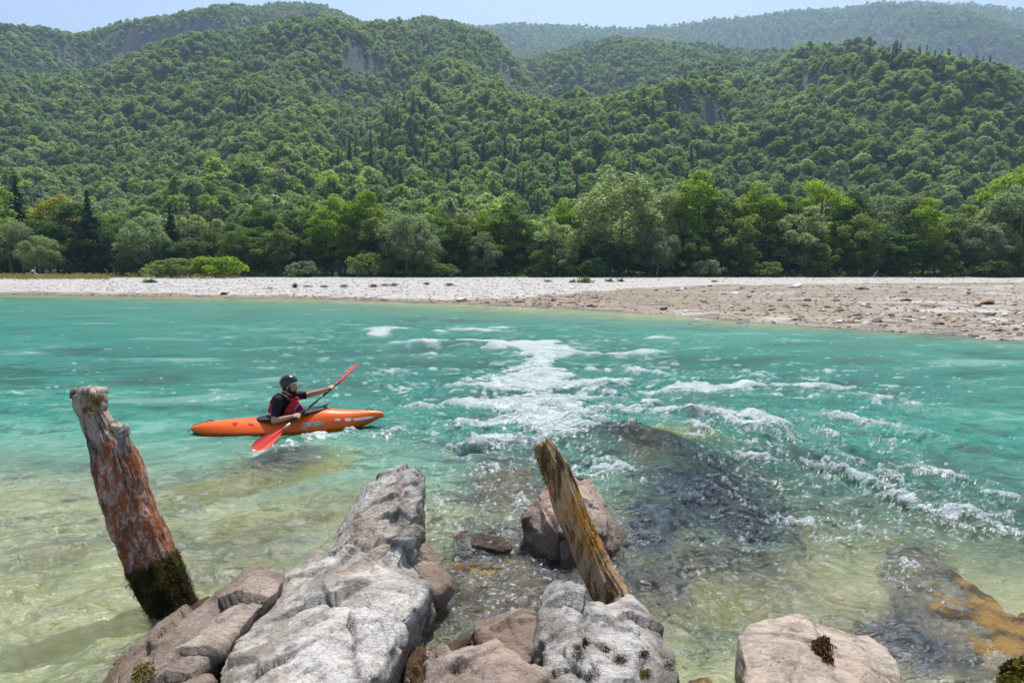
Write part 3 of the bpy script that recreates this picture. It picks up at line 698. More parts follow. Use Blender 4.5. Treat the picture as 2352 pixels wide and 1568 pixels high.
DARK_MURK = .85 * darkw * np.clip(darkw0 * 1.5, 0, 1)
lift = np.clip(foam, 0, 1.3)
Z = Z + foam_m * (.045 * (1 + .8 * F_med) + .030 * np.clip(F_mid, 0, 1) + .018 * np.clip(F_fine, 0, 1)) * np.clip(step_y / .03, .5, 1.1) + .05 * lift * sstep(.25, .8, lift) * (.6 + .8 * np.abs(noise3(X / .22, Y / .22, 3)) + .5 * noise3(X / .6, Y / .6, 8)) * wfade(.11, .11) + .02 * lift * noise3(X / .09, Y / .09, 2) * wfade(.06, .06)
Z = Z * sstep(0, .08, -0 * Y + 1)
gz_ = ground_z(X, Y)
depth = np.clip(-gz_, 0, 3)
Z = np.where(Y > edge_y(X) + 1.5, -.30, np.where(Y > edge_y(X) - 2, np.minimum(Z, .02), Z))
Z = Z - .09 * blob(UU, VV, 592, 1030, 46, 22, -30)
# murk: how milky the water stands between the eye and the bed
murk = 1 - np.exp(-1.15 * np.maximum(depth - .12, 0))
for b_ in [(1490,1040,120,40,12),(1670,1170,190,95,28),(1510,1250,110,90,40),(655,1068,90,22,-6),(1165,1130,80,80,0),(1612,970,60,16,0),(1160,1360,150,100,0),(1665,1385,130,70,0),(2080,1460,140,90,10),(2120,1300,110,40,20)]:
    murk *= 1 - .72 * blob(UU, VV, *b_, 1.6)
for b_ in [(1250,1370,300,150,0),(1170,1135,110,75,0),(1620,1340,230,100,10),(2080,1450,230,110,15)]: murk *= 1 - .93 * blob(UU, VV, *b_, 1.6)
for k_, b_ in [(.3, (560, 1110, 200, 30, -10)), (.3, (620, 1210, 220, 40, -16)), (.3, (120, 1275, 130, 30, -10)), (.3, (200, 1400, 300, 60, -14)), (.3, (450, 1300, 260, 50, -14))]: murk *= 1 - k_ * np.clip(blob(UU, VV, *b_, 1.3) * (1 + 1.4 * F_big), 0, 1)
murk = np.clip(murk + .30 * sstep(1060, 960, VV) * sstep(720, 770, VV) + .18 * blob(UU, VV, 2300, 1000, 500, 230), 0, 1)
murk = np.maximum(murk, DARK_MURK)
deep = np.clip(sstep(740, 860, VV) * sstep(1060, 930, VV) + .5 * sstep(1400, 1900, UU) * sstep(1250, 1000, VV), 0, 1)
lush = np.clip(.9 * blob(UU, VV, 700, 830, 700, 90) + .6 * blob(UU, VV, 2000, 880, 500, 80) + .5 * blob(UU, VV, 1500, 900, 500, 110), 0, 1)
verts = np.stack([X, Y, Z], -1).reshape(-1, 3)
water = mesh_obj('water', verts, grid_faces(*X.shape)[:, ::-1].copy(), None)
attr(water, 'foam', foam_m); attr(water, 'glint_fleck', glint_fleck); attr(water, 'olive', olive); attr(water, 'darkw', darkw); hgt = .40 + 4.5 * fields + .75 * np.clip(.10 / step_y, .3, 1) * F_big + .70 * np.clip(.16 / step_y, .5, 1) * F_med + .40 * F_rid + .25 * F_fine + .45 * F_mid * sstep(.06, .03, step_y)
attr(water, 'hgt', hgt); attr(water, 'murk', murk); attr(water, 'near', sstep(960, 1270, VV + np.where(UU > 1176, .20, .05) * (1176 - UU))); attr(water, 'lush', lush); attr(water, 'rough', rough); attr(water, 'riffle', rif.astype(float))
tag(water, kind='structure')
t = NT('river_water')
p = t.pos(); fo, mu, lu, ro, rf = (t.att(k) for k in ('foam', 'murk', 'lush', 'rough', 'riffle'))
ps = t.mapping(p, rot=(0, 0, R(-6)), scale=(1, 1.6, 1))
b1 = t.noise(ps, 2.6, 6, .6, .4); b2 = t.noise(ps, 11, 5, .62, .3); b3 = t.noise(p, 38, 3, .6)
b0 = t.noise(t.mapping(p, rot=(0, 0, R(5)), scale=(.45, 1, 1)), 1.0, 4, .55, .5)
nbig = t.bump(b0, t.math('ADD', .22, t.math('MULTIPLY', ro, .2)), 1.0)
nfar = t.bump(b1, t.math('ADD', .10, t.math('MULTIPLY', ro, .16)), 1.0, nbig)
nmid = t.bump(b2, t.math('ADD', .014, t.math('MULTIPLY', ro, .035)), 1.0, nfar)
nrm = t.bump(b3, t.math('ADD', .002, t.math('MULTIPLY', ro, .006)), 1.0, nmid)
# white water: lacy, broken; the flecks are painted sun glints
f2 = t.noise(t.mapping(p, rot=(0, 0, R(12)), scale=(1, 1.5, 1)), 16, 6, .7, .8)
fmask = t.math('MAXIMUM', t.ramp(t.math('ADD', fo, t.math('MULTIPLY', t.math('SUBTRACT', f2, .5), .9)), .22, .95, 0, .93), t.math('MULTIPLY', t.att('glint_fleck'), .85))
# body colour of the glacial water, with wave light and shade painted in
c_deep = (.002, .120, .098); c_mid = (.014, .185, .135); c_near = (.45, .50, .20)
c_pale = t.mix(t.ramp(t.att('near'), .35, 1.0), t.mix(t.ramp(t.att('near'), .0, .45), c_mid, (.16, .40, .27)), c_near)
body = t.mix(lu, c_pale, c_deep)
body = t.mix(t.ramp(t.noise(t.mapping(p, scale=(.25, .8, 1)), .9, 4), .35, .7, 0, .55), body, (.012, .115, .085))
hg = t.math('ADD', t.att('hgt'), t.math('MULTIPLY', t.math('SUBTRACT', b2, .5), .5))
body = t.mix(t.ramp(hg, .45, -.20, 0, .90), body, t.mix(.5, (.004, .070, .052), t.mix(.5, body, (0, 0, 0))))  # troughs painted darker, shade and dark reflections put into the colour
body = t.mix(t.ramp(hg, .62, 1.30, 0, .42), body, t.mix(.55, body, (.42, .62, .52)))  # crests painted paler, as if catching light
body = t.mix(t.math('MULTIPLY', t.att('olive'), .9), body, (.22, .24, .02))
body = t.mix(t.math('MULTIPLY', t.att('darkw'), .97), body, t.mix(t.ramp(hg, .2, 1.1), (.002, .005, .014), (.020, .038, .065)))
dif = t.n('BsdfDiffuse', {'Color': body, 'Normal': t.bump(b1, .10, .8)})
clear = t.n('MixShader', {0: .55, 1: t.n('BsdfTransparent', {'Color': (.93, .98, .91)}), 2: t.n('BsdfRefraction', {'Color': (.93, .98, .91), 'Roughness': .02, 'IOR': 1.25, 'Normal': nmid})})
tw = t.n('MixShader', {0: t.math('MULTIPLY', mu, .97), 1: clear, 2: dif})
gl = t.n('BsdfGlossy', {'Color': (1, 1, 1), 'Roughness': .20, 'Normal': nrm})
fr = t.n('Fresnel', {'IOR': 1.33, 'Normal': nrm})
frl = t.math('MINIMUM', t.math('MULTIPLY', fr, t.math('SUBTRACT', t.math('ADD', 1.5, t.math('MULTIPLY', t.att('near'), 1.1)), t.math('MULTIPLY', t.att('darkw'), .9))), t.math('ADD', .20, t.math('ADD', t.math('MULTIPLY', t.att('darkw'), .10), t.math('MULTIPLY', t.att('near'), .26))))
ws = t.n('MixShader', {0: frl, 1: tw, 2: gl})
fmw = t.bsdf(Base_Color=t.mix(t.ramp(f2, .42, .60), (.34, .45, .46), (.66, .69, .70)), Roughness=.55, Specular_IOR_Level=.4, Normal=t.bump(f2, .03, .8, nfar), Subsurface_Weight=0.0)  # hollows of the foam coloured darker, relief shading painted in
M_water = t.end(t.n('MixShader', {0: fmask, 1: ws, 2: fmw}))
water.data.materials.append(M_water)
# ================================================================== rocks
def hull_into(bm, pts, foot=None, grow=1.0):
    P_ = [Vector(p) for p in pts]
    if foot is not None:
        c = sum(P_, Vector()) / len(P_)
        P_ += [Vector((c.x + (p.x - c.x) * grow, c.y + (p.y - c.y) * grow, foot)) for p in P_]
    vs_ = [bm.verts.new(p) for p in P_]
    r = bmesh.ops.convex_hull(bm, input=vs_)
    bmesh.ops.delete(bm, geom=[g for g in set(r['geom_interior']) | set(r['geom_unused']) if isinstance(g, bmesh.types.BMVert) and g.is_valid], context='VERTS')
def voxel_mesh(build, vox, smooth_it=4, smooth_f=.5):
    me = bpy.data.meshes.new('tmp'); bm = bmesh.new(); build(bm)
    bmesh.ops.recalc_face_normals(bm, faces=bm.faces); bm.to_mesh(me); bm.free()
    o = bpy.data.objects.new('tmp', me); C.objects.link(o)
    m = o.modifiers.new('r', 'REMESH'); m.mode = 'VOXEL'; m.voxel_size = vox
    if smooth_it: m2 = o.modifiers.new('s', 'SMOOTH'); m2.factor = smooth_f; m2.iterations = smooth_it
    dg = bpy.context.evaluated_depsgraph_get(); ev = o.evaluated_get(dg); out = bpy.data.meshes.new_from_object(ev)
    bpy.data.objects.remove(o); bpy.data.meshes.remove(me); return out
def coords(me):
    a = np.zeros(len(me.vertices) * 3, np.float32); me.vertices.foreach_get('co', a); return a.reshape(-1, 3).astype(float)
def normals(me):
    a = np.zeros(len(me.vertices) * 3, np.float32); me.vertex_normals.foreach_get('vector', a); return a.reshape(-1, 3).astype(float)
def facets(p, spacing, seed, tilt, off):
    """broken planes: every cell of space gets its own tilted plane"""
    r_ = np.random.RandomState(seed); lo, hi = p.min(0) - spacing, p.max(0) + spacing
    n = np.maximum(1, np.ceil((hi - lo) / spacing).astype(int)); g = np.stack(np.meshgrid(*[np.arange(k) for k in n], indexing='ij'), -1).reshape(-1, 3)
    sd = lo + (g + r_.uniform(0, 1, g.shape)) * spacing; dr = r_.normal(size=sd.shape); of = r_.uniform(-1, 1, len(sd))
    q = p + spacing * .13 * np.stack([noise3(p[:, 0] / spacing * 1.7 + 7 * i, p[:, 1] / spacing * 1.7, p[:, 2] / spacing * 1.7) for i in range(3)], 1)
    best = np.full(len(p), 1e9); idx = np.zeros(len(p), int); sec = np.full(len(p), 1e9)
    for i in range(len(sd)):
        d = ((q - sd[i]) ** 2).sum(1); m = d < best; sec = np.where(m, best, np.minimum(sec, d)); best = np.where(m, d, best); idx[m] = i
    edge = np.exp(-((np.sqrt(sec) - np.sqrt(best)) / (spacing * .055)) ** 2)
    return tilt * ((p - sd[idx]) * dr[idx]).sum(1) + off * of[idx], edge
def rock_disp(me, amp, seed, crease=1.0, bed=None, fine=1.0):
    p = coords(me); n = normals(me); q = p + seed * 3.7
    f1, e1 = facets(p, .46, seed, .075, amp * .12); f2, e2 = facets(p, .17, seed + 50, .055, amp * .07)
    d = amp * .16 * fbm(q[:, 0] * 1.5, q[:, 1] * 1.5, q[:, 2] * 1.5, 2) + crease * (f1 + f2)
    pit = sstep(.50, .80, noise3(q[:, 0] * 11, q[:, 1] * 11, q[:, 2] * 11))
    d = d - crease * amp * (.10 * e1 + .08 * e2 + .25 * pit)
    d = d + fine * (.0062 * fbm(q[:, 0] * 12, q[:, 1] * 12, q[:, 2] * 12, 5, gain=.62))
    p = p + n * d[:, None]
    me.vertices.foreach_set('co', p.astype(np.float32).ravel())
    a = me.attributes.new('crease', 'FLOAT', 'POINT'); a.data.foreach_set('value', np.clip(.55 * e1 + .35 * e2 + pit * .8, 0, 1).astype(np.float32))
    me.polygons.foreach_set('use_smooth', np.ones(len(me.polygons), dtype=bool)); me.update()
def stone_mat(name, hi, mid, lo, warm=(.34, .24, .18), warm_amt=.4, speck=.5, scale=1.0, wetz=.07, algae=(.16, .095, .03)):
    t = NT(name); p = t.pos(); z = t.n('SeparateXYZ', {0: p}).outputs[2]; cr = t.att('crease')
    n1 = t.noise(p, 1.9 * scale, 8, .66, .6); n2 = t.noise(p, 9 * scale, 8, .7); n3 = t.noise(p, 45 * scale, 5, .7)
    col = t.mix(t.ramp(n1, .38, .60), mid, hi)
    col = t.mix(t.ramp(n2, .50, .70, 0, .75), col, lo)
    col = t.mix(t.math('MULTIPLY', t.ramp(t.noise(p, 1.4, 6, .6, .8), .50, .64), warm_amt), col, warm)
    col = t.mix(t.ramp(n3, .50, .72, 0, .42), col, tuple(c * .35 for c in mid))
    col = t.mix(t.ramp(n3, .50, .30, 0, .30), col, tuple(min(.72, c * 1.3) for c in hi))
    vs = t.n('TexVoronoi', {'Vector': p, 'Scale': 26 * scale}); vd = vs.outputs[0]; vc = t.n('SeparateColor', {0: vs.outputs['Color']}).outputs[0]
    sp_ = t.math('MULTIPLY', t.ramp(vd, .26, .16), t.ramp(vc, .72, .80)); col = t.mix(t.math('MULTIPLY', sp_, speck), col, (.62, .60, .52))
    sp2 = t.math('MULTIPLY', t.ramp(t.vor(p, 40 * scale), .22, .12), t.ramp(t.noise(p, 4, 3), .5, .62)); col = t.mix(t.math('MULTIPLY', sp2, .7), col, (.035, .032, .028))
    ck = t.n('TexVoronoi', {'Vector': t.n('VectorMath', {0: p, 1: t.n('VectorMath', {0: t.n('TexNoise', {'Vector': p, 'Scale': 5, 'Detail': 5}).outputs[1], 1: (.16, .16, .16)}, operation='MULTIPLY').outputs[0]}, operation='ADD').outputs[0], 'Scale': 5.5 * scale}, feature='DISTANCE_TO_EDGE').outputs[0]
    crk = t.math('MULTIPLY', t.ramp(ck, .012, .0), t.ramp(n1, .45, .55)); col = t.mix(t.math('MULTIPLY', crk, .12), col, tuple(c * .16 for c in mid))
    col = t.mix(t.math('MULTIPLY', cr, .62), col, tuple(c * .22 for c in mid))
    shade_brown = t.math('MULTIPLY', t.ramp(t.math('ADD', z, t.math('MULTIPLY', t.math('SUBTRACT', n1, .5), .5)), .42, .24), .60 if speck > .1 else 0.0); col = t.mix(shade_brown, col, t.mix(t.ramp(n2, .4, .6), (.13, .10, .075), (.24, .19, .145)))  # lower part painted brown in place of the shade on it
    zn = t.math('ADD', z, t.math('MULTIPLY', t.math('SUBTRACT', t.noise(p, 3.2, 5), .5), .12))
    wet = t.ramp(zn, wetz, wetz + .045, 1, 0)
    wcol = t.mix(t.ramp(t.noise(p, 5, 5), .40, .6), tuple(c * .28 for c in mid), algae)
    col = t.mix(t.math('MULTIPLY', wet, .92), col, wcol)
    h = t.math('SUBTRACT', t.math('ADD', t.math('MULTIPLY', n2, .8), t.math('MULTIPLY', n3, .45)), t.math('MULTIPLY', crk, .10))
    return t.end(t.bsdf(Base_Color=col, Roughness=t.ramp(wet, 0, 1, .88, .16), Specular_IOR_Level=t.ramp(wet, 0, 1, .2, .6), Normal=t.bump(h, .05, 1.0)))
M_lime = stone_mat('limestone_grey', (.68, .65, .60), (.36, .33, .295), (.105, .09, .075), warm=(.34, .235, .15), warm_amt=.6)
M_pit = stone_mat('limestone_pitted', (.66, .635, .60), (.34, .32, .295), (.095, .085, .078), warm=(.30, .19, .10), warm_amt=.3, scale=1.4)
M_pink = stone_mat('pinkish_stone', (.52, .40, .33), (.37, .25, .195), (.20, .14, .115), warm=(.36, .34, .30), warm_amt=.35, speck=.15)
M_beige = stone_mat('beige_stone', (.54, .455, .375), (.38, .295, .235), (.22, .17, .135), warm=(.35, .32, .28), warm_amt=.5, speck=.1, scale=.7)
M_brown = stone_mat('brown_wet_stone', (.20, .11, .065), (.12, .065, .04), (.06, .04, .03), warm=(.22, .15, .07), warm_amt=.4, speck=.0, wetz=.35, algae=(.11, .055, .025))
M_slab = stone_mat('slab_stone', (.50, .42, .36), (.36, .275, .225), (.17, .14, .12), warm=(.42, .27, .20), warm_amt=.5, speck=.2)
M_gold = stone_mat('golden_wet_stone', (.42, .26, .09), (.21, .13, .055), (.07, .048, .03), warm=(.16, .12, .08), warm_amt=.6, speck=.0, wetz=.5, algae=(.34, .20, .05))
M_sunk_d = stone_mat('sunken_dark_stone', (.035, .045, .060), (.022, .028, .040), (.012, .016, .022), warm=(.12, .07, .035), warm_amt=.35, speck=0, wetz=-9)
M_sunk_b = stone_mat('sunken_brown_stone', (.36, .22, .07), (.16, .09, .035), (.10, .07, .035), warm=(.38, .33, .10), warm_amt=.6, speck=0, wetz=-9)
M_sunk_y = stone_mat('sunken_yellow_stone', (.78, .70, .24), (.56, .52, .12), (.26, .27, .05), warm=(.42, .30, .12), warm_amt=.4, speck=0, wetz=-9)
M_moss = simple('moss', (.13, .12, .018), .95, .1, .5, 30, 0)
M_moss_d = simple('moss_dark', (.035, .030, .012), .95, .1, .5, 30, 0)
M_moss_b = simple('moss_brown', (.10, .055, .022), .95, .1, .5, 30, 0)
def moss_part(parent, cen, nor, size, n, rng, mat, name='moss', spread=.01):
    i = rng.randint(0, len(cen), n); c = cen[i] + rng.normal(size=(n, 3)) * spread
    v, f = quads(c + nor[i] * size * rng.uniform(0, .7, n)[:, None], nor[i] * .3 + rng.normal(size=(n, 3)), size, rng, .45)
    o = mesh_obj(name, v, f, mat, parent, smooth=False); return o
def rock(name, hulls, mat, label, cat='rock', vox=.02, amp=.05, seed=1, sm=4, group=None, foot=-.45, crease=1.0, fine=1.0, feet=None, moss=None):
    def build(bm):
        for i, h in enumerate(hulls):
            g = 1.0 if feet is None else feet[i]
            hull_into(bm, [P(*q) if len(q) == 3 else Vector(q[:3]) for q in h], foot, g)
    me = voxel_mesh(build, vox, sm); rock_disp(me, amp, seed, crease, fine=fine); me.materials.append(mat); me.name = name
    o = bpy.data.objects.new(name, me); C.objects.link(o); tag(o, label, cat, group)
    if moss:
        co = coords(me); no = normals(me); rg = np.random.RandomState(seed)
        for (u, v, r, m, n, sz) in moss:
            U_, V_ = UV(co[:, 0], co[:, 1], co[:, 2]); dd = np.hypot(U_ - u, V_ - v)
            zc = co[:, 1] * cp - (co[:, 2] - CAM_H) * sp
            ok = (dd < r) & (no[:, 1] < .45)
            if ok.any():
                zmin = zc[ok].min(); ok &= zc < zmin + .35
                moss_part(o, co[ok], no[ok], sz, n, rg, m)
    return o
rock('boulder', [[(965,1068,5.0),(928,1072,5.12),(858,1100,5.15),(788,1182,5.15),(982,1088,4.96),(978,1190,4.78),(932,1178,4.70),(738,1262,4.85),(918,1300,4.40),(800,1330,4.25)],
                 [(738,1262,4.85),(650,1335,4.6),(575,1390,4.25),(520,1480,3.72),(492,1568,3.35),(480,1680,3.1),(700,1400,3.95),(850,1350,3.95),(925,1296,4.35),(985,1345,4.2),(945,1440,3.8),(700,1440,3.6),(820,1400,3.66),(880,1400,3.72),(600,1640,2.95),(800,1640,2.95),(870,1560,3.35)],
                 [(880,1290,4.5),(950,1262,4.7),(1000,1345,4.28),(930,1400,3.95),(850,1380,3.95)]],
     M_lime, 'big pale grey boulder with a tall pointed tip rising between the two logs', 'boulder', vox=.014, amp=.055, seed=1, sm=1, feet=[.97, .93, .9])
rock('boulder', [[(925,1245,4.75),(985,1236,4.86),(1013,1274,4.78),(1029,1308,4.7),(1024,1345,4.52),(995,1364,4.38),(935,1340,4.5)]],
     M_pink, 'pink angular rock against the shaded side of the big pointed boulder', 'boulder', vox=.014, amp=.03, seed=2, sm=2, feet=[.9])
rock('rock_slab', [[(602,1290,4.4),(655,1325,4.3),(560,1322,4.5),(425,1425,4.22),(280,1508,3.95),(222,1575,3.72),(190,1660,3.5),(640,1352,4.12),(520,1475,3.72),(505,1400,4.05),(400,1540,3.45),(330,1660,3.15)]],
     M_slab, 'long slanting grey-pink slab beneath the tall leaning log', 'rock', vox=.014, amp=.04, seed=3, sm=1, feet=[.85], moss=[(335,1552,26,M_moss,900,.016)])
rock('rock_slab', [[(548,1322,4.68),(455,1382,4.62),(375,1428,4.45),(295,1488,4.22),(205,1552,3.98),(180,1640,3.75),(570,1400,4.3),(330,1600,3.7)]],
     M_brown, 'wet brown ledge behind the slanting grey-pink slab at the log foot', 'rock', vox=.018, amp=.035, seed=4, feet=[1.0])
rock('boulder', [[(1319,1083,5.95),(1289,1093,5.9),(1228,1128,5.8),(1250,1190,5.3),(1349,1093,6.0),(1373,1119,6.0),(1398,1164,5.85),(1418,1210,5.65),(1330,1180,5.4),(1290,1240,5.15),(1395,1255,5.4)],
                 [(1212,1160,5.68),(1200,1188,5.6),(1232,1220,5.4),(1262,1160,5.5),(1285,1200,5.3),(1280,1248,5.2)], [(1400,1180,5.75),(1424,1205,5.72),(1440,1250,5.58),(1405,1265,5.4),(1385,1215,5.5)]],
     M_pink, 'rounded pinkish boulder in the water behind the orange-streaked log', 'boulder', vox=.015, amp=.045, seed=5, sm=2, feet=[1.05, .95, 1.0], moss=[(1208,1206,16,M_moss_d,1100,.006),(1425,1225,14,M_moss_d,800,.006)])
rock('boulder', [[(1042,1228,5.72),(1072,1212,5.8),(1110,1216,5.75),(1152,1209,5.8),(1196,1226,5.7),(1208,1252,5.6),(1150,1262,5.45),(1105,1252,5.5),(1050,1250,5.6)]],
     M_brown, 'low wet brown rock awash between the pointed boulder and the pinkish boulder', 'boulder', vox=.014, amp=.05, seed=6, sm=3, feet=[1.15])
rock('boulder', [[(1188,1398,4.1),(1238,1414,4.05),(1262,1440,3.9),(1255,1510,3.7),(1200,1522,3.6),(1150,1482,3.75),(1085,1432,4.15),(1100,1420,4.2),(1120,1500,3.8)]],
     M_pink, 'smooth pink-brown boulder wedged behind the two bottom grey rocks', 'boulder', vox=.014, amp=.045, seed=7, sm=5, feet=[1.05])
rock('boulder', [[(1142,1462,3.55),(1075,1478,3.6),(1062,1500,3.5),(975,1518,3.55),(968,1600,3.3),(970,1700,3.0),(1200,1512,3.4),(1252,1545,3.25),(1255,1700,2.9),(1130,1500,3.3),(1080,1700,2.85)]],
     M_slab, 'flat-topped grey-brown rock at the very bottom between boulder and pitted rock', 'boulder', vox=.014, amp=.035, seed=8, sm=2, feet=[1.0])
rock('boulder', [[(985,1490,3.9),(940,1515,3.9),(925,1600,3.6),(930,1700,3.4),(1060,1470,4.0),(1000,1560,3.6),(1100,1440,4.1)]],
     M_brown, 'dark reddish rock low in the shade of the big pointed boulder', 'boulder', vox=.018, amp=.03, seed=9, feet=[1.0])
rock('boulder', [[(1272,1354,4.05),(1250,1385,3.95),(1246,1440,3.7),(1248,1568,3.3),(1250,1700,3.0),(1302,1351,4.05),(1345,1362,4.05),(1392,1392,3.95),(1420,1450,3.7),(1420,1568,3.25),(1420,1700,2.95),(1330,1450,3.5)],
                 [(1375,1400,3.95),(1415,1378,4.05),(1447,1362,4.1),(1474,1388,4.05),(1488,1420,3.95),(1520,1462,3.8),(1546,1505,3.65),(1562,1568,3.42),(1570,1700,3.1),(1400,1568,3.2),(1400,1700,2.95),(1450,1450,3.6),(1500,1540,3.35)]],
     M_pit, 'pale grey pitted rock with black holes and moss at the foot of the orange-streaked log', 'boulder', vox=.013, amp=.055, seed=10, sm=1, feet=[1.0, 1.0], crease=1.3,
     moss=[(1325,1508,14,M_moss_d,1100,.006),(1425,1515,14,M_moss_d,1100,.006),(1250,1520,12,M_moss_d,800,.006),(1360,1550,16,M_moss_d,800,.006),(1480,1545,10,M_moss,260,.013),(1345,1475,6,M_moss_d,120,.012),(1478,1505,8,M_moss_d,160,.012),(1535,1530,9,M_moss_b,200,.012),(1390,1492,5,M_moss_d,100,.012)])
rock('boulder', [[(1716,1430,4.0),(1695,1461,3.85),(1703,1498,3.7),(1720,1568,3.4),(1730,1700,3.05),(1803,1421,4.08),(1824,1411,4.15),(1868,1430,4.1),(1946,1456,4.05),(1800,1470,3.7),(1900,1500,3.6),(1930,1700,2.95)],
                 [(1868,1430,4.1),(1946,1456,4.05),(1997,1460,4.08),(2037,1486,3.95),(2062,1523,3.8),(2076,1568,3.6),(2085,1700,3.2),(1900,1540,3.5),(1900,1700,3.0),(1980,1540,3.5)]],
     M_beige, 'smooth beige boulder with a dark moss tuft on its sloping top', 'boulder', vox=.014, amp=.038, seed=11, sm=4, feet=[.97, .97], crease=.5, moss=[(1886,1488,17,M_moss_b,1500,.022),(1900,1515,8,M_moss_b,260,.016)])
def WZ(u, v, z): q = W(u, v, z); return (q.x, q.y, q.z, 0)
rock('rock_slab', [[WZ(2060,1262,-.05), WZ(2130,1270,.0), WZ(2230,1330,.03), WZ(2352,1425,.04), WZ(2560,1560,.05), WZ(2560,1760,.05), WZ(2310,1640,.01), WZ(2220,1500,-.02), WZ(2110,1400,-.05), WZ(2020,1310,-.08), WZ(2180,1400,.005), WZ(2300,1480,.045)]],
     M_gold, 'golden-brown flat wet slab awash past the smooth beige boulder', 'rock', vox=.02, amp=.02, seed=12, sm=6, crease=.8, foot=-.5, feet=[1.05])
rock('boulder', [[WZ(2310,1522,.17), WZ(2352,1515,.22), WZ(2430,1530,.25), WZ(2440,1640,.2), WZ(2320,1620,.14), WZ(2295,1555,.12)]],
     M_brown, 'small mossy rock in the corner on the golden-brown slab', 'boulder', vox=.018, amp=.03, seed=13, foot=-.2, moss=[(2335,1540,45,M_moss,2500,.018),(2310,1530,24,M_moss_d,1200,.016)])
rock('boulder', [[WZ(1575,1548,.03), WZ(1630,1556,.02), WZ(1660,1620,.05), WZ(1570,1640,.08), WZ(1600,1700,.05)]],
     M_gold, 'little orange wet stone beside the pale pitted rock', 'boulder', vox=.016, amp=.02, seed=14, foot=-.3)
rock('boulder', [[WZ(420,1556,.22), WZ(470,1548,.24), WZ(500,1600,.25), WZ(400,1620,.25), WZ(450,1700,.25)]],
     M_slab, 'little pale stone tucked between the slanting slab and the big pointed boulder', 'boulder', vox=.014, amp=.015, seed=15, foot=-.3)
# ---- rocks under the running water
def sunk(pts, z, mat, label, seed, amp=.07, sm=8, name='submerged_rock'):
    return rock(name, [[WZ(u, v, z_) for u, v, z_ in [(a, b, (c if c is not None else z)) for a, b, c in pts]]], mat, label, 'submerged rock', vox=.03, amp=amp, seed=seed, sm=sm, foot=-.9, feet=[1.25])
sunk([(1440,1020,-.08),(1520,1025,-.03),(1600,1070,-.05),(1560,1090,-.08),(1400,1050,-.12),(1460,1075,-.06)], -.1, M_sunk_b, 'brown rock just under the water behind the white foam', 21)
sunk([(1540,1085,-.10),(1680,1090,-.10),(1800,1160,-.16),(1850,1240,-.25),(1760,1290,-.22),(1600,1230,-.12),(1500,1130,-.1)], -.1, M_sunk_d, 'large blue-black rock shelf under the rippled water', 22)
sunk([(1440,1180,-.12),(1520,1180,-.12),(1600,1260,-.16),(1560,1330,-.18),(1450,1290,-.16)], -.1, M_sunk_d, 'blue-black submerged rock just past the pinkish boulder', 23)
sunk([(590,1060,-.04),(680,1050,-.02),(740,1060,-.05),(700,1085,-.08),(580,1080,-.08)], -.1, M_sunk_d, 'dark rock under the water in front of the kayak', 24)
sunk([(1110,1075,-.08),(1220,1070,-.08),(1230,1160,-.08),(1190,1205,-.1),(1110,1170,-.1)], -.1, M_sunk_b, 'tan rock under shallow water beyond the low wet brown rock', 25)
sunk([(1565,968,-.02),(1615,955,.03),(1662,968,-.02),(1620,990,-.05)], -.1, M_sunk_d, 'small dark rock making a hump before the foam crest', 26, amp=.03, sm=5)
sunk([(1060,1275,.01),(1200,1280,.0),(1300,1350,-.05),(1230,1440,-.08),(1060,1440,-.10),(1030,1360,-.06)], -.1, M_sunk_b, 'brown streaming rock bed between the two nearest boulders', 27)
sunk([(1570,1330,-.2),(1700,1330,-.22),(1780,1400,-.25),(1720,1450,-.22),(1600,1440,-.2)], -.1, M_sunk_y, 'yellow-brown rock under still water left of the beige boulder', 28)
sunk([(1080,1370,-.08),(1170,1345,-.08),(1190,1400,-.1),(1110,1420,-.1)], -.1, M_sunk_y, 'yellow stone glowing under the stream beside the pink-brown boulder', 29, amp=.03)
sunk([(1960,1420,-.18),(2080,1390,-.18),(2200,1470,-.14),(2160,1560,-.16),(2000,1520,-.2)], -.1, M_sunk_d, 'dark submerged rock between beige boulder and golden slab', 30)
sunk([(40,1275,-.28),(140,1255,-.26),(210,1262,-.28),(120,1300,-.3)], -.1, M_sunk_y, 'olive weed-covered stone under the clear water by the tall log', 31)
sunk([(400,1120,-.22),(560,1085,-.2),(700,1080,-.2),(620,1120,-.25),(450,1150,-.25)], -.1, M_sunk_y, 'olive ridge of stone under the clear water nearer than the kayak', 32)
sunk([(440,1230,-.25),(600,1170,-.24),(740,1170,-.24),(640,1230,-.28),(500,1270,-.3)], -.1, M_sunk_y, 'yellow-olive ridge of stone under the clear water beside the big boulder', 33)
sunk([(2030,1270,-.12),(2100,1250,-.1),(2200,1300,-.08),(2120,1330,-.1)], -.1, M_sunk_d, 'dark submerged rock at the upstream end of the golden slab', 34)

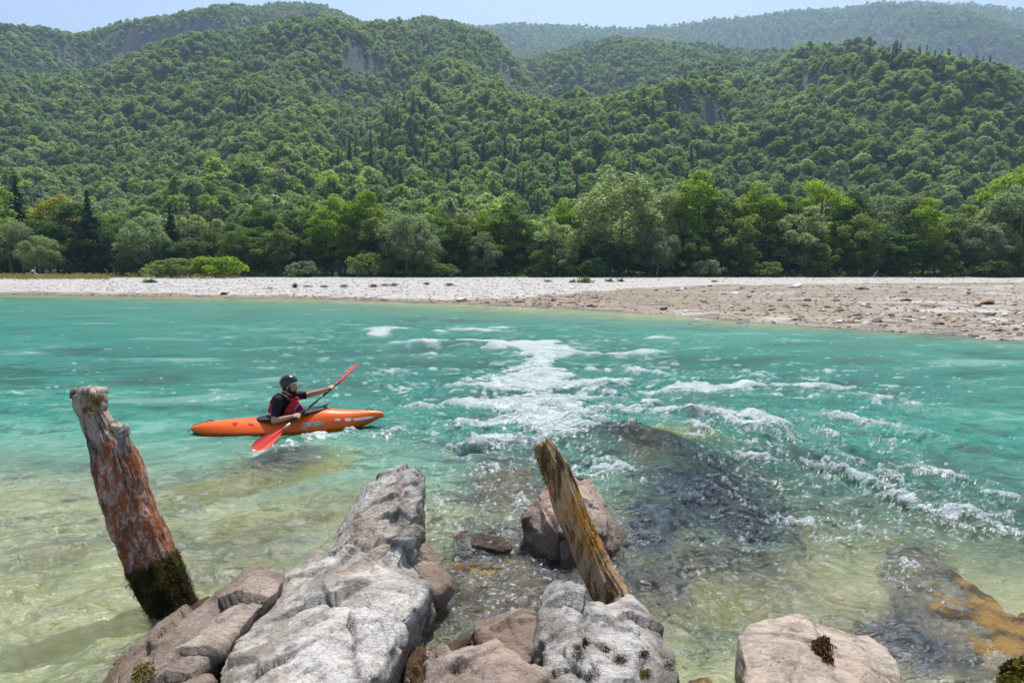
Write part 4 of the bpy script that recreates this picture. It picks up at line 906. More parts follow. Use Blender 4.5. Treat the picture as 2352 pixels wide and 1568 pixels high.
# ================================================================== the two weathered logs
def log(name, rows, seed, label, base_extra, mat, stub=None, grooves=1.0, jag=.05):
    """rows: (u, v, radius in px, distance)"""
    rg = np.random.RandomState(seed)
    ctr = np.array([tuple(P(u, v, d)) for u, v, r, d in rows]); rad = np.array([r * d / F for u, v, r, d in rows]) * (.92 if seed > 10 else .97)
    L = np.concatenate([[0], np.cumsum(np.linalg.norm(np.diff(ctr, axis=0), axis=1))])
    n, seg = 230, 110; s = np.linspace(0, L[-1], n)
    def sm(v):
        o_ = np.interp(s, L, v); k = 9; return np.convolve(np.pad(o_, (k // 2, k // 2), mode='edge'), np.ones(k) / k, mode='valid')
    c = np.stack([sm(ctr[:, i]) for i in range(3)], 1); r = sm(rad)
    ax = c[0] - c[-1]; ax /= np.linalg.norm(ax); a = np.cross(ax, [0, 1, 0]); a /= np.linalg.norm(a); b = np.cross(ax, a)
    th = np.linspace(0, 2 * np.pi, seg, endpoint=False)
    TH, SS = np.meshgrid(th, s); ct, st = np.cos(TH), np.sin(TH)
    g = fbm(ct * 3.4 + seed, st * 3.4, SS * 1.5, 4) * .12 + fbm(ct * 9, st * 9 + seed, SS * 2.0, 3) * .045 * grooves
    g = g - .10 * grooves * np.exp(-(np.abs(noise3(ct * 4.0, st * 4.0, SS * .6 + seed * 2)) / .05) ** 2) * sstep(L[-1] * .95, L[-1] * .4, SS) 
    g = g + .07 * fbm(ct * 1.6, st * 1.6, SS * 5 + seed, 3) + .03 * fbm(ct * 5, st * 5, SS * 16 + seed, 3)
    rr = r[:, None] * (1 + g)
    pos = c[:, None, :] + (ct * rr)[..., None] * a + (st * rr)[..., None] * b
    jg = jag * fbm(np.cos(th) * 3, np.sin(th) * 3, seed, 3)
    pos = pos + (sstep(.22, 0, SS) * jg[None, :])[..., None] * ax
    V = pos.reshape(-1, 3); Fc = grid_faces(n, seg).tolist()
    Fc += [[i * seg + seg - 1, i * seg, (i + 1) * seg, (i + 1) * seg + seg - 1] for i in range(n - 1)]
    capn = len(V)
    rings = []
    prev = list(range(seg))
    for q, dz in ((.7, .012), (.4, -.01), (.12, -.02)):
        ring = c[0] + (pos[0] - c[0]) * q + ax * (dz + .02 * fbm(np.cos(th) * 2 * q, np.sin(th) * 2 * q, seed, 2))[:, None]
        rings.append(ring); cur = list(range(capn, capn + seg)); capn += seg
        Fc += [[prev[j], cur[j], cur[(j + 1) % seg], prev[(j + 1) % seg]] for j in range(seg)]; prev = cur
    Fc.append(prev[::1]); V = np.concatenate([V] + rings)
    o = mesh_obj(name, V, Fc, mat); tt_ = np.concatenate([(SS / L[-1]).ravel(), np.zeros(3 * seg)]); attr(o, 'along', tt_)
    attr(o, 'side', np.concatenate([(.75 * st - .65 * ct).ravel(), np.zeros(3 * seg)]))
    tag(o, label, 'log'); return o, V, c, r, SS, a, b, ax
def log_mat(name, grey, orange, moss_at, or_lo, or_hi, orange_side=0.0, base=(.22, .12, .06)):
    t = NT(name); p = t.pos(); al = t.att('along'); sd = t.att('side')
    st = t.mapping(p, rot=(0, R(-14), 0), scale=(1, 1, .16)); g1 = t.noise(st, 16, 8, .7, .3); g2 = t.noise(t.mapping(p, rot=(0, R(-14), 0), scale=(1, 1, .45)), 11, 8, .75, .6); g3 = t.noise(p, 45, 5, .7)
    col = t.mix(t.ramp(g1, .40, .56), tuple(c * .16 for c in grey), grey); col = t.mix(t.ramp(g2, .5, .62, 0, .6), col, tuple(c * k for c, k in zip(grey, (.75, .55, .42))))
    col = t.mix(t.ramp(g3, .55, .72, 0, .5), col, (.05, .035, .025))
    a2 = t.math('ADD', al, t.math('MULTIPLY', t.math('SUBTRACT', g2, .5), 1.1))
    om = t.math('MULTIPLY', t.ramp(a2, or_lo, or_lo + .14), t.ramp(a2, or_hi, or_hi + .12, 1, 0))
    om = t.math('MULTIPLY', om, t.ramp(t.math('ADD', t.math('MULTIPLY', g2, .5), t.math('MULTIPLY', g3, .5)), .44, .54))
    if orange_side: om = t.math('MULTIPLY', om, t.ramp(sd, .45, .90) if orange_side > 0 else t.ramp(sd, .2, -.5))
    oc = t.mix(t.ramp(g3, .4, .6), tuple(c * .45 for c in orange), orange)
    col = t.mix(om, col, oc)
    a3 = t.math('ADD', al, t.math('MULTIPLY', t.math('SUBTRACT', g2, .5), .10))
    mm = t.ramp(a3, moss_at, moss_at + .03)
    mc = t.mix(t.ramp(g2, .45, .62), (.018, .013, .007), (.075, .055, .015))
    col = t.mix(mm, col, mc)
    h = t.math('ADD', t.math('MULTIPLY', g1, .8), t.math('MULTIPLY', g3, .35))
    return t.end(t.bsdf(Base_Color=col, Roughness=.88, Specular_IOR_Level=.2, Normal=t.bump(h, .03, 1.0)))
ML1 = log_mat('weathered_log_wood', (.42, .35, .31), (.33, .105, .035), .66, .22, .80)
ML2 = log_mat('lichened_log_wood', (.50, .34, .19), (.66, .27, .015), .93, .26, .58, orange_side=1)
d1 = 4.62
lg, LV, lc, lr, LS, la, lb, lax = log('log', [(205,899,34,d1),(208,922,38,d1),(214,948,30,d1),(226,975,34,d1),(248,1012,42,d1),(262,1050,50,d1),(275,1090,52,d1),(292,1145,52,d1),(310,1195,53,d1),(330,1245,56,d1),(352,1300,58,d1),(374,1350,54,d1),(394,1390,50,d1),(415,1435,50,d1),(430,1470,50,d1)],
    3, 'tall thick weathered log leaning left out of the water, mossy at its foot', None, ML1, jag=.04)
# broken stub and shoulder of the tall log, part of its own surface detail
def lumps(parent, items, mat, name, vox=.01, seed=1, amp=.02):
    def build(bm):
        for it in items: hull_into(bm, [P(*q) for q in it])
    me = voxel_mesh(build, vox, 3); rock_disp(me, amp, seed, 1.2); me.materials.append(mat); me.name = name
    o = bpy.data.objects.new(name, me); C.objects.link(o); o.parent = parent; return o
stub_m = log_mat('stub_wood', (.44, .38, .33), (.25, .12, .04), 2.0, 5, 6)
lumps(lg, [[(162,912,4.6),(166,895,4.62),(205,885,4.62),(248,890,4.62),(246,940,4.55),(190,950,4.5),(168,940,4.55),(205,900,4.45),(205,920,4.45),(200,890,4.75),(240,900,4.75)]], stub_m, 'knot', seed=3, amp=.03)
lumps(lg, [[(250,968,4.6),(262,962,4.62),(284,985,4.6),(290,1020,4.58),(300,1080,4.58),(252,1040,4.55),(275,1085,4.52),(275,970,4.68),(292,1050,4.68),(258,985,4.54),(290,1120,4.58)]], stub_m, 'broken_branch', seed=5, amp=.03)
rg = np.random.RandomState(4); t_al = (LS / LS.max()).ravel(); nrm_ = (LV[:len(t_al)] - np.repeat(lc, 110, axis=0)); nrm_ /= np.linalg.norm(nrm_, axis=1)[:, None]
sel = (t_al > .67) & (t_al < .93); moss_part(lg, LV[:len(t_al)][sel], nrm_[sel], .010, 9000, rg, M_moss_d)
sel = (t_al > .68) & (t_al < .90) & (nrm_[:, 0] > .1) & (fbm(LV[:len(t_al), 0] * 6, LV[:len(t_al), 1] * 6, LV[:len(t_al), 2] * 6, 3) > .0); moss_part(lg, LV[:len(t_al)][sel], nrm_[sel], .010, 4500, rg, M_moss, 'moss')
kn = np.array([tuple(P(a, b, 4.47)) for a, b in [(215,915),(225,922),(205,925),(195,905),(210,935),(230,915)]]); moss_part(lg, kn, np.tile([0, -1.0, .6], (6, 1)), .009, 1500, rg, M_moss, 'moss', .016)
d2 = 4.55
lg2, LV2, lc2, lr2, LS2, la2, lb2, lax2 = log('log', [(1247,1017,19,d2),(1254,1030,25,d2),(1264,1055,30,d2),(1276,1080,33,d2),(1290,1115,35,d2),(1308,1165,37,d2),(1342,1240,37,d2),(1372,1310,40,4.5),(1402,1362,42,4.45),(1418,1400,42,4.4),(1434,1450,42,4.35)],
    15, 'slimmer orange-streaked log leaning over the pinkish boulder', None, ML2, jag=.025)
t_a2 = (LS2 / LS2.max()).ravel(); n2_ = (LV2[:len(t_a2)] - np.repeat(lc2, 110, axis=0)); n2_ /= np.linalg.norm(n2_, axis=1)[:, None]
sel = (t_a2 < .20) & (n2_[:, 0] < .1) & (fbm(LV2[:len(t_a2), 0] * 9, LV2[:len(t_a2), 1] * 9, LV2[:len(t_a2), 2] * 5, 3) > -.1); moss_part(lg2, LV2[:len(t_a2)][sel], n2_[sel], .011, 1300, rg, M_moss)
# ================================================================== kayak, paddler, paddle
from mathutils.bvhtree import BVHTree
DK = depth_at(670, 1003) + .32
def K(cx, cy, off=0.0):          # a place on the paddler's close-up
    return P(398.1 + cx * .2344, 796.25 + cy * .2344, DK + off)
KO = W(398.1 + 1100 * .2344, 990, 0); KPX = .001398 * DK / (DK - .32)
YAW = R(5)
KM = Matrix.Translation((KO.x, KO.y, 0)) @ Matrix.Rotation(YAW, 4, 'Z')
KMi = KM.inverted()
def LK(cx, cy, off=0.0): return KMi @ K(cx, cy, off)
M_orange = None
t = NT('orange_plastic'); p = t.obj()
sc = t.ramp(t.noise(t.mapping(p, scale=(1, 1, 9)), 9, 6, .7), .56, .68, 0, .35)
col = t.mix(t.noise(p, 2, 4), (.82, .108, .002), (.90, .135, .003)); col = t.mix(sc, col, (.60, .10, .01))
M_orange = t.end(t.bsdf(Base_Color=col, Roughness=.38, Specular_IOR_Level=.4, Coat_Weight=.12, Coat_Roughness=.15, Normal=t.bump(t.noise(p, 14, 4), .002)))
M_black = simple('black_rubber', (.018, .018, .022), .45, .4, .3, 30)
M_blackc = simple('black_cloth', (.010, .011, .016), .75, .25, .3, 40, .002)
M_helm = simple('helmet_shell', (.008, .010, .018), .18, .5, .1, 10, coat=.4)
M_redv = simple('red_cloth', (.50, .022, .020), .8, .2, .25, 20, .004)
M_strap = simple('pinkish_strap', (.55, .30, .30), .7, .3, .2, 30)
M_plum = simple('plum_cloth', (.16, .02, .05), .8, .2, .25, 20, .004)
M_blue = simple('blue_trim', (.08, .20, .52), .7, .3, .1, 20)
M_skin = simple('skin', (.56, .29, .19), .5, .4, .12, 9)
M_hair = simple('dark_hair', (.018, .010, .007), .8, .3, .5, 60, .004)
M_redb = simple('red_blade', (.72, .045, .02), .28, .5, .12, 12, coat=.2)
M_shaft = simple('black_shaft', (.02, .02, .022), .3, .5, .2, 12)
M_white = simple('white_vinyl', (.80, .80, .78), .35, .5)
M_cream = simple('cream_vinyl', (.80, .74, .58), .35, .5)
M_lip = simple('lip', (.40, .13, .10), .5, .4)
M_eyew = simple('eye_white', (.7, .68, .65), .3, .5)
# ---- hull
prof_top = curve([(-1.27,.085),(-1.20,.135),(-1.0,.165),(-.7,.185),(-.4,.195),(-.1,.20),(.15,.25),(.40,.315),(.56,.325),(.75,.300),(.95,.285),(1.15,.285),(1.30,.275),(1.375,.235)])
prof_ch = curve([(-1.27,.06),(-1.15,.055),(-.8,.045),(-.3,.05),(.1,.07),(.5,.085),(.8,.115),(1.05,.155),(1.25,.195),(1.375,.215)])
prof_bot = curve([(-1.27,.05),(-1.2,-.01),(-1.0,-.06),(-.5,-.10),(0,-.11),(.5,-.09),(.8,-.04),(1.05,.04),(1.25,.125),(1.375,.195)])
prof_b = curve([(-1.27,.03),(-1.2,.10),(-1.05,.17),(-.8,.24),(-.5,.295),(-.1,.32),(.25,.315),(.55,.275),(.8,.215),(1.05,.15),(1.25,.085),(1.34,.04),(1.375,.012)])
n = 150; xs = np.linspace(-1.27, 1.375, n); k9 = np.ones(11) / 11
def smc(f): return np.convolve(np.pad(f(xs), 5, mode='edge'), k9, mode='valid')
zt, zc_, zb_, bb = smc(prof_top), smc(prof_ch), smc(prof_bot), smc(prof_b)
half = [(0, 1.0, 'd'), (.22, .985, 'd'), (.42, .93, 'd'), (.60, .80, 'd'), (.76, .58, 'd'), (.90, .28, 'd'), (.975, .08, 'd'), (1.0, 0, 'd'), (.985, .10, 'b'), (.93, .32, 'b'), (.84, .58, 'b'), (.68, .82, 'b'), (.40, .96, 'b'), (0, 1.0, 'b')]
ring = half + [(-a, b, c) for a, b, c in half[-2:0:-1]]
V = []
for i in range(n):
    for a, b, c in ring:
        V.append((xs[i], a * bb[i], zc_[i] + (b * (zt[i] - zc_[i]) if c == 'd' else -b * (zc_[i] - zb_[i]))))
m_ = len(ring); Fc = []
for i in range(n - 1):
    for j in range(m_): k = (j + 1) % m_; Fc.append([i * m_ + j, (i + 1) * m_ + j, (i + 1) * m_ + k, i * m_ + k])
Fc.append(list(range(m_))); Fc.append(list(range((n - 1) * m_, n * m_))[::-1])
kayak = empty('kayak'); kayak.matrix_world = KM
tag(kayak, 'orange whitewater kayak with black spray deck on the green river', 'kayak')
hull = mesh_obj('hull', V, Fc, M_orange, kayak)
bvh = BVHTree.FromPolygons([Vector(v) for v in V], Fc)
def drape(name, verts2, faces, mat, off=.003, top=False):
    """lay a flat shape given in the hull's (x, z) side view, or (x, y) from above, onto the hull"""
    out = []
    for a, b in verts2:
        h = bvh.ray_cast(Vector((a, b, 1)), Vector((0, 0, -1))) if top else bvh.ray_cast(Vector((a, -1, b + .24)), Vector((0, .97, -.24)).normalized())
        if h[0] is None: out.append(Vector((a, b, .2)) if top else Vector((a, -.2, b))); continue
        out.append(h[0] + (h[1] if h[1].dot(Vector((0, -1, 1))) > 0 else -h[1]) * off)
    return mesh_obj(name, out, faces, mat, kayak, smooth=False)
def side(cx, cy):    # close-up pixel -> where its sight line meets the hull (local x, y, z)
    o = KMi @ Vector((0, 0, CAM_H)); d = (KMi.to_3x3() @ ray(398.1 + cx * .2344, 796.25 + cy * .2344)).normalized()
    h = bvh.ray_cast(o, d); return h
def decal(name, pix, faces, mat, off=.003):
    out = []; ok = True; last = Vector((0, -.3, .1))
    for cx, cy_ in pix:
        h = side(cx, cy_)
        if h[0] is None: out.append(last); continue
        nn = h[1] if h[1].dot(Vector((0, -1, .3))) > 0 else -h[1]
        last = h[0] + nn * off; out.append(last)
    return mesh_obj(name, out, faces, mat, kayak, smooth=False)
def text_decal(txt, x0, y0, x1, ang, mat, off, grow, name):
    cu = bpy.data.curves.new('lettering', 'FONT'); cu.body = txt; cu.size = 1; cu.offset = grow; cu.resolution_u = 4
    o = bpy.data.objects.new('tmp', cu); C.objects.link(o); dg = bpy.context.evaluated_depsgraph_get()
    me = bpy.data.meshes.new_from_object(o.evaluated_get(dg)); bpy.data.objects.remove(o)
    bm = bmesh.new(); bm.from_mesh(me); bmesh.ops.triangulate(bm, faces=bm.faces); bmesh.ops.subdivide_edges(bm, edges=bm.edges, cuts=1, use_grid_fill=True); bm.to_mesh(me); bm.free()
    v = coords(me)[:, :2]; w_ = 3.55; s = (x1 - x0) / w_; ca, sa = math.cos(ang), math.sin(ang)
    sl = .12
    pix = [(x0 + (a + sl * b) * s * ca + b * s * sa * .0 , y0 - b * s * 1.0 - a * s * sa) for a, b in v]
    return decal(name, pix, [list(q.vertices) for q in me.polygons], mat, off)
text_decal('pyranha', 1266, 780, 1482, R(5), M_white, .003, .075, 'lettering_outline')
text_decal('pyranha', 1266, 780, 1482, R(5), simple('letter_black', (.004, .004, .006), .8, .1), .006, .006, 'lettering')
def poly_decal(name, pts, mat, off=.003):
    c = (sum(a for a, b in pts) / len(pts), sum(b for a, b in pts) / len(pts)); N_ = len(pts)
    mid = [((a + c[0]) / 2, (b + c[1]) / 2) for a, b in pts]
    f = [[i, (i + 1) % N_, N_ + (i + 1) % N_, N_ + i] for i in range(N_)] + [[N_ + i, N_ + (i + 1) % N_, 2 * N_] for i in range(N_)]
    return decal(name, list(pts) + mid + [c], f, mat, off)
star = [(1612 + (44 if i % 2 == 0 else 20) * math.cos(i * math.pi / 5 - 1.5), 714 + (17 if i % 2 == 0 else 8) * math.sin(i * math.pi / 5 - 1.5)) for i in range(10)]
poly_decal('star_sticker', star, M_white)
poly_decal('round_sticker', [(1712 + 34 * math.cos(a), 713 + 17 * math.sin(a)) for a in np.linspace(0, 6.28, 17)[:-1]], M_cream)
poly_decal('glare_patch', [(1755, 716), (1775, 702), (1830, 696), (1900, 684), (1955, 678), (1962, 690), (1920, 702), (1850, 714), (1790, 722)], M_white)  # white patch painted as the sun's glare on the deck
poly_decal('warning_sticker', [(565, 748), (600, 740), (642, 738), (628, 756), (612, 776), (588, 764)], M_redv)
poly_decal('warning_sticker', [(730, 766), (752, 744), (776, 756), (800, 774), (765, 772)], M_redv)
poly_decal('drain_plug', [(1425 + 9 * math.cos(a), 817 + 7 * math.sin(a)) for a in np.linspace(0, 6.28, 9)[:-1]], M_black)
poly_decal('drain_plug', [(1526, 799), (1550, 799), (1540, 812)], M_black)
# ---- spray deck and cockpit rim
def arc_pts(t_, inset=1.0):
    cxm, a_, b_ = .10, .475 * inset, .245 * inset
    x = cxm + a_ * math.cos(t_); y = b_ * math.sin(t_) * (1 - .18 * math.cos(t_))
    s = max(0.0, (x + .37) / .95); z = .205 + .135 * s ** 1.25 - .012
    return x, y, z
ringp = [arc_pts(a) for a in np.linspace(0, 2 * np.pi, 72, endpoint=False)]
v, f = tube(ringp + ringp[:2], [.017] * 74, 8)
mesh_obj('cockpit_rim', *join([(v, f)]), M_black, kayak)
V, Fc = [], []; nr, na_ = 12, 72
for i in range(nr):
    q = 1 - i / (nr - 1) * .999
    for a in np.linspace(0, 2 * np.pi, na_, endpoint=False):
        x, y, z = arc_pts(a, q); x0, y0, z0 = arc_pts(a, 1.0)
        zr = z + .052 * (1 - q ** 2.4) + .004 * math.sin(a * 9 + q * 6) * (1 - q); V.append((x, y, zr))
for i in range(nr - 1):
    for j in range(na_): k = (j + 1) % na_; Fc.append([i * na_ + j, i * na_ + k, (i + 1) * na_ + k, (i + 1) * na_ + j])
mesh_obj('spray_deck', V, Fc, simple('neoprene', (.022, .020, .030), .38, .4, .3, 30, .002), kayak)
gl_ = [(.53, -.04, .345), (.57, -.03, .372), (.60, 0, .378), (.57, .03, .372), (.53, .04, .345)]
mesh_obj('grab_loop', *join([tube(gl_, [.010] * 5, 6)]), M_black, kayak)
def zdeck(x): return float(np.interp(x, xs, zt))
for x0, x1, hh in ((1.12, 1.24, .032), (-1.08, -.98, .03)):
    pts_ = [(x0 + (x1 - x0) * q, 0, zdeck(x0 + (x1 - x0) * q) - .006 + hh * math.sin(math.pi * q)) for q in np.linspace(0, 1, 9)]
    mesh_obj('carry_handle', *join([tube(pts_, [.007] * 9, 6)]), M_black, kayak)
pts_ = [(-1.27 + .2 * q, .01 * math.sin(9 * q), zdeck(-1.27 + .2 * q) + .006) for q in np.linspace(0, 1, 12)]
mesh_obj('deck_cord', *join([tube(pts_, [.004] * 12, 5)]), M_black, kayak)
mesh_obj('tail_cord', *join([tube([(-1.26, 0, .07), (-1.30, -.01, .055), (-1.325, -.01, .03), (-1.33, -.02, .02)], [.005, .005, .007, .009], 5)]), M_black, kayak)

# ---- figure helpers
_ico = None
def ball_pts(c, r, n=3):
    global _ico
    if _ico is None:
        bm = bmesh.new(); bmesh.ops.create_icosphere(bm, subdivisions=2, radius=1); _ico = [v.co.copy() for v in bm.verts]; bm.free()
    r = (r, r, r) if not hasattr(r, '__len__') else r
    return [Vector(c) + Vector((p.x * r[0], p.y * r[1], p.z * r[2])) for p in _ico]
def cap(bm, a, ra, b, rb): hull_into(bm, ball_pts(a, ra) + ball_pts(b, rb))
def ell(bm, c, r, rot=None):
    pts = ball_pts((0, 0, 0), r); 
    if rot is not None: pts = [rot @ p for p in pts]
    hull_into(bm, [p + Vector(c) for p in pts])
def fig(name, build, vox, mat, parent=None, sm=3, f=.5):
    me = voxel_mesh(build, vox, sm, f); me.materials.append(mat); me.name = name
    me.polygons.foreach_set('use_smooth', np.ones(len(me.polygons), dtype=bool))
    o = bpy.data.objects.new(name, me); C.objects.link(o)
    if parent: o.parent = parent
    return o
up = Vector((0, 0, 1))
J = dict(pel=K(985, 770, .02), waist=K(990, 690, .0), chest=K(1060, 570, .0), neck=K(1105, 478, .0), head=K(1140, 385, .0),
         sR=K(1028, 522, -.185), eR=K(985, 728, -.27), wR=K(1178, 682, -.265), hR=K(1220, 678, -.275),
         sL=K(1135, 480, .17), eL=K(1325, 470, .25), wL=K(1508, 418, .15), hL=K(1548, 402, .125))
SH0, SH1 = K(1090, 795, -.42), K(1605, 360, .185)     # the paddle shaft's throats
def on_shaft(q): return SH0 + (SH1 - SH0) * q
shd = (SH1 - SH0).normalized()
gR = on_shaft((J['hR'] - SH0).dot(SH1 - SH0) / (SH1 - SH0).length_squared)
gL = on_shaft((J['hL'] - SH0).dot(SH1 - SH0) / (SH1 - SH0).length_squared)
def hand(bm, wrist, grip, side_):
    """palm, four unequal fingers closed round the shaft, thumb from the side of the palm"""
    fwd = (grip - wrist).normalized(); acr = shd - fwd * shd.dot(fwd); acr.normalize()
    nrm = fwd.cross(acr).normalized()
    if nrm.y > 0: nrm = -nrm                                # back of the hand towards the viewer's side
    pc = grip - fwd * .035 + nrm * .022
    hull_into(bm, ball_pts(wrist, .024) + ball_pts(pc + acr * .026, .015) + ball_pts(pc - acr * .026, .016))
    hull_into(bm, ball_pts(pc + acr * .030 - fwd * .0, .013) + ball_pts(pc - acr * .030, .013) + ball_pts(grip + acr * .03 + nrm * .026, .010) + ball_pts(grip - acr * .03 + nrm * .026, .010))
    for i, (o_, L) in enumerate(((.033, .92), (.011, 1.0), (-.011, .95), (-.032, .78))):
        k0 = grip + acr * o_ + nrm * .027; k1 = grip + acr * o_ + fwd * .030 * L + nrm * .010; k2 = grip + acr * o_ + fwd * .026 * L - nrm * .018; k3 = grip + acr * o_ - fwd * .002 - nrm * .026
        cap(bm, k0, .0100, k1, .0092); cap(bm, k1, .0092, k2, .0085); cap(bm, k2, .0085, k3, .0078)
    t0 = pc + acr * .03 * side_ - nrm * .012; t1 = grip + acr * .048 * side_ - fwd * .018 - nrm * .024; t2 = grip + acr * .030 * side_ + fwd * .008 - nrm * .030
    cap(bm, t0, .0125, t1, .011); cap(bm, t1, .011, t2, .009)
def build_body(bm):
    h = J['head']
    ell(bm, h + Vector((-.012, 0, .03)), (.100, .078, .098))           # cranium
    ell(bm, h + Vector((.030, 0, -.025)), (.068, .062, .085))          # face
    hull_into(bm, ball_pts(h + Vector((.048, 0, -.098)), (.030, .026, .022)) + ball_pts(h + Vector((-.015, .042, -.055)), .022) + ball_pts(h + Vector((-.015, -.042, -.055)), .022) + ball_pts(h + Vector((.05, 0, -.05)), (.03, .035, .03)))  # jaw
    hull_into(bm, ball_pts(h + Vector((.092, 0, .012)), .009) + ball_pts(h + Vector((.114, 0, -.028)), (.010, .013, .009)) + ball_pts(h + Vector((.090, 0, -.036)), (.010, .017, .009)))  # nose
    hull_into(bm, ball_pts(h + Vector((.082, .03, .022)), (.012, .014, .008)) + ball_pts(h + Vector((.082, -.03, .022)), (.012, .014, .008)))   # brow
    ell(bm, h + Vector((.090, 0, -.056)), (.012, .022, .006)); ell(bm, h + Vector((.088, 0, -.068)), (.012, .020, .007))                     # lips
    for s in (-1, 1):
        ell(bm, h + Vector((-.010, s * .079, -.012)), (.018, .009, .030), Matrix.Rotation(R(-12), 3, 'Y'))      # ear
        ell(bm, h + Vector((.066, s * .046, -.022)), (.022, .016, .020))                                         # cheek
    cap(bm, h + Vector((-.020, 0, -.06)), .058, J['neck'], .062)
    # trunk, one surface down into the seat
    hull_into(bm, ball_pts(J['sR'] + Vector((0, .03, 0)), .055) + ball_pts(J['sL'] - Vector((0, .03, 0)), .055) + ball_pts(J['chest'], (.115, .155, .12)) + ball_pts(J['neck'] - up * .03, .06))
    hull_into(bm, ball_pts(J['chest'], (.112, .152, .12)) + ball_pts(J['waist'], (.11, .14, .08)))
    hull_into(bm, ball_pts(J['waist'], (.11, .14, .08)) + ball_pts(J['pel'], (.12, .15, .07)))
    for s, e, w_, hnd, g, sd_ in (('sR', 'eR', 'wR', 'hR', gR, 1), ('sL', 'eL', 'wL', 'hL', gL, 1)):
        S_, E_, W_ = J[s], J[e], J[w_]; wr = g - (g - W_).normalized() * .085
        cap(bm, S_, .058, S_.lerp(E_, .5), .050); cap(bm, S_.lerp(E_, .5), .050, E_, .040)
        cap(bm, E_, .040, E_.lerp(wr, .35), .042); cap(bm, E_.lerp(wr, .35), .042, wr, .025)
        hand(bm, wr, g, sd_)
person = fig('person', build_body, .0045, M_skin, sm=2)
tag(person, 'bearded person in black helmet, black shirt and red buoyancy vest paddling the kayak', 'person')
# eyes
def eyes(bm):
    for s in (-1, 1): ell(bm, J['head'] + Vector((.084, s * .030, .004)), .0105)
fig('eye', eyes, .004, M_eyew, person, 1)
def iris(bm):
    for s in (-1, 1): ell(bm, J['head'] + Vector((.0925, s * .031, .003)), .0052)
fig('iris', iris, .002, M_hair, person, 0)
def beard(bm):
    h = J['head']
    hull_into(bm, ball_pts(h + Vector((.056, 0, -.112)), (.032, .030, .024)) + ball_pts(h + Vector((-.005, .050, -.060)), .020) + ball_pts(h + Vector((-.005, -.050, -.060)), .020) + ball_pts(h + Vector((.080, 0, -.092)), (.016, .022, .012)))
    for s in (-1, 1):
        hull_into(bm, ball_pts(h + Vector((.008, s * .066, -.005)), .012) + ball_pts(h + Vector((.002, s * .060, -.055)), .020)); cap(bm, h + Vector((.002, s * .058, -.055)), .020, h + Vector((.050, s * .036, -.085)), .020)
        cap(bm, h + Vector((.098, 0, -.046)), .006, h + Vector((.080, s * .030, -.056)), .008); cap(bm, h + Vector((.080, s * .030, -.056)), .008, h + Vector((.070, s * .034, -.085)), .012)
b_ = fig('beard', beard, .004, M_hair, person, 2)
def hairb(bm):
    h = J['head']; ell(bm, h + Vector((-.035, 0, -.005)), (.078, .076, .072)); cap(bm, h + Vector((-.075, 0, -.03)), .035, h + Vector((-.062, 0, -.065)), .028)
fig('hair', hairb, .005, M_hair, person, 2)
# ---- shirt
def shirt(bm):
    g = .011
    hull_into(bm, ball_pts(J['sR'] + Vector((0, .03, 0)), .055 + g) + ball_pts(J['sL'] - Vector((0, .03, 0)), .055 + g) + ball_pts(J['chest'], (.115 + g, .155 + g, .12 + g)) + ball_pts(J['neck'] - up * .03, .066))
    hull_into(bm, ball_pts(J['chest'], (.112 + g, .152 + g, .12)) + ball_pts(J['waist'], (.11 + g, .14 + g, .08)))
    hull_into(bm, ball_pts(J['waist'], (.11 + g, .14 + g, .08)) + ball_pts(J['pel'], (.12 + g, .15 + g, .07)))
    cap(bm, J['neck'] - up * .03, .070, J['neck'] + Vector((-.004, 0, .008)), .068)
    for s, e, q in (('sR', 'eR', .80), ('sL', 'eL', .90)):
        S_, E_ = J[s], J[e]; Q = S_.lerp(E_, q); d = (E_ - S_).normalized()
        cap(bm, S_, .058 + g * 1.3, S_.lerp(E_, .5), .050 + g * 1.4)
        # sleeve with a straight hem
        a = d.cross(up if abs(d.z) < .9 else Vector((1, 0, 0))).normalized(); b = d.cross(a)
        ringq = [Q + (a * math.cos(t_) + b * math.sin(t_)) * .057 for t_ in np.linspace(0, 6.283, 17)[:-1]]
        hull_into(bm, ball_pts(S_.lerp(E_, .5), .050 + g * 1.4) + ringq)
shirt_o = fig('shirt', shirt, .007, M_blackc, person, 2)
co = coords(shirt_o.data); no = normals(shirt_o.data); co += no * (.0045 * fbm(co[:, 0] * 14, co[:, 1] * 14, co[:, 2] * 22, 3))[:, None]; shirt_o.data.vertices.foreach_set('co', co.astype(np.float32).ravel())
# ---- buoyancy vest
def vest_front(bm):
    hull_into(bm, [K(1075, 668, -.15), K(1075, 668, .15), K(1265, 650, -.09), K(1270, 640, .10), K(1150, 545, -.145), K(1150, 545, .145), K(1235, 545, -.10), K(1240, 545, .10), K(1190, 505, -.09), K(1190, 500, .1), K(1225, 522, -.06), K(1225, 520, .06), K(1275, 600, -.05), K(1275, 600, .07), K(1180, 690, -.14), K(1100, 600, -.155), K(1250, 690, 0), K(1130, 700, .12)])
fo_ = fig('vest', vest_front, .008, M_redv, person, 5)
def vest_back(bm):
    hull_into(bm, [K(930, 700, -.12), K(930, 700, .12), K(975, 710, -.17), K(975, 600, -.17), K(925, 620, -.10), K(925, 620, .12), K(955, 530, -.12), K(955, 530, .12), K(1000, 485, -.10), K(1000, 485, .10), K(1010, 520, -.13), K(1000, 720, .15), K(1020, 500, .12)])
fig('back_panel', vest_back, .008, M_redv, fo_, 5)
def band(path, wd, th, nm, mat, par):
    def bld(bm):
        for a, b in zip(path[:-1], path[1:]):
            a, b = Vector(a), Vector(b); hull_into(bm, [p + Vector((0, s * wd, q * th)) + Vector((r_ * th, 0, 0)) for p in (a, b) for s in (-1, 1) for q in (-1, 1) for r_ in (-1, 1)])
    return fig(nm, bld, .005, mat, par, 2)
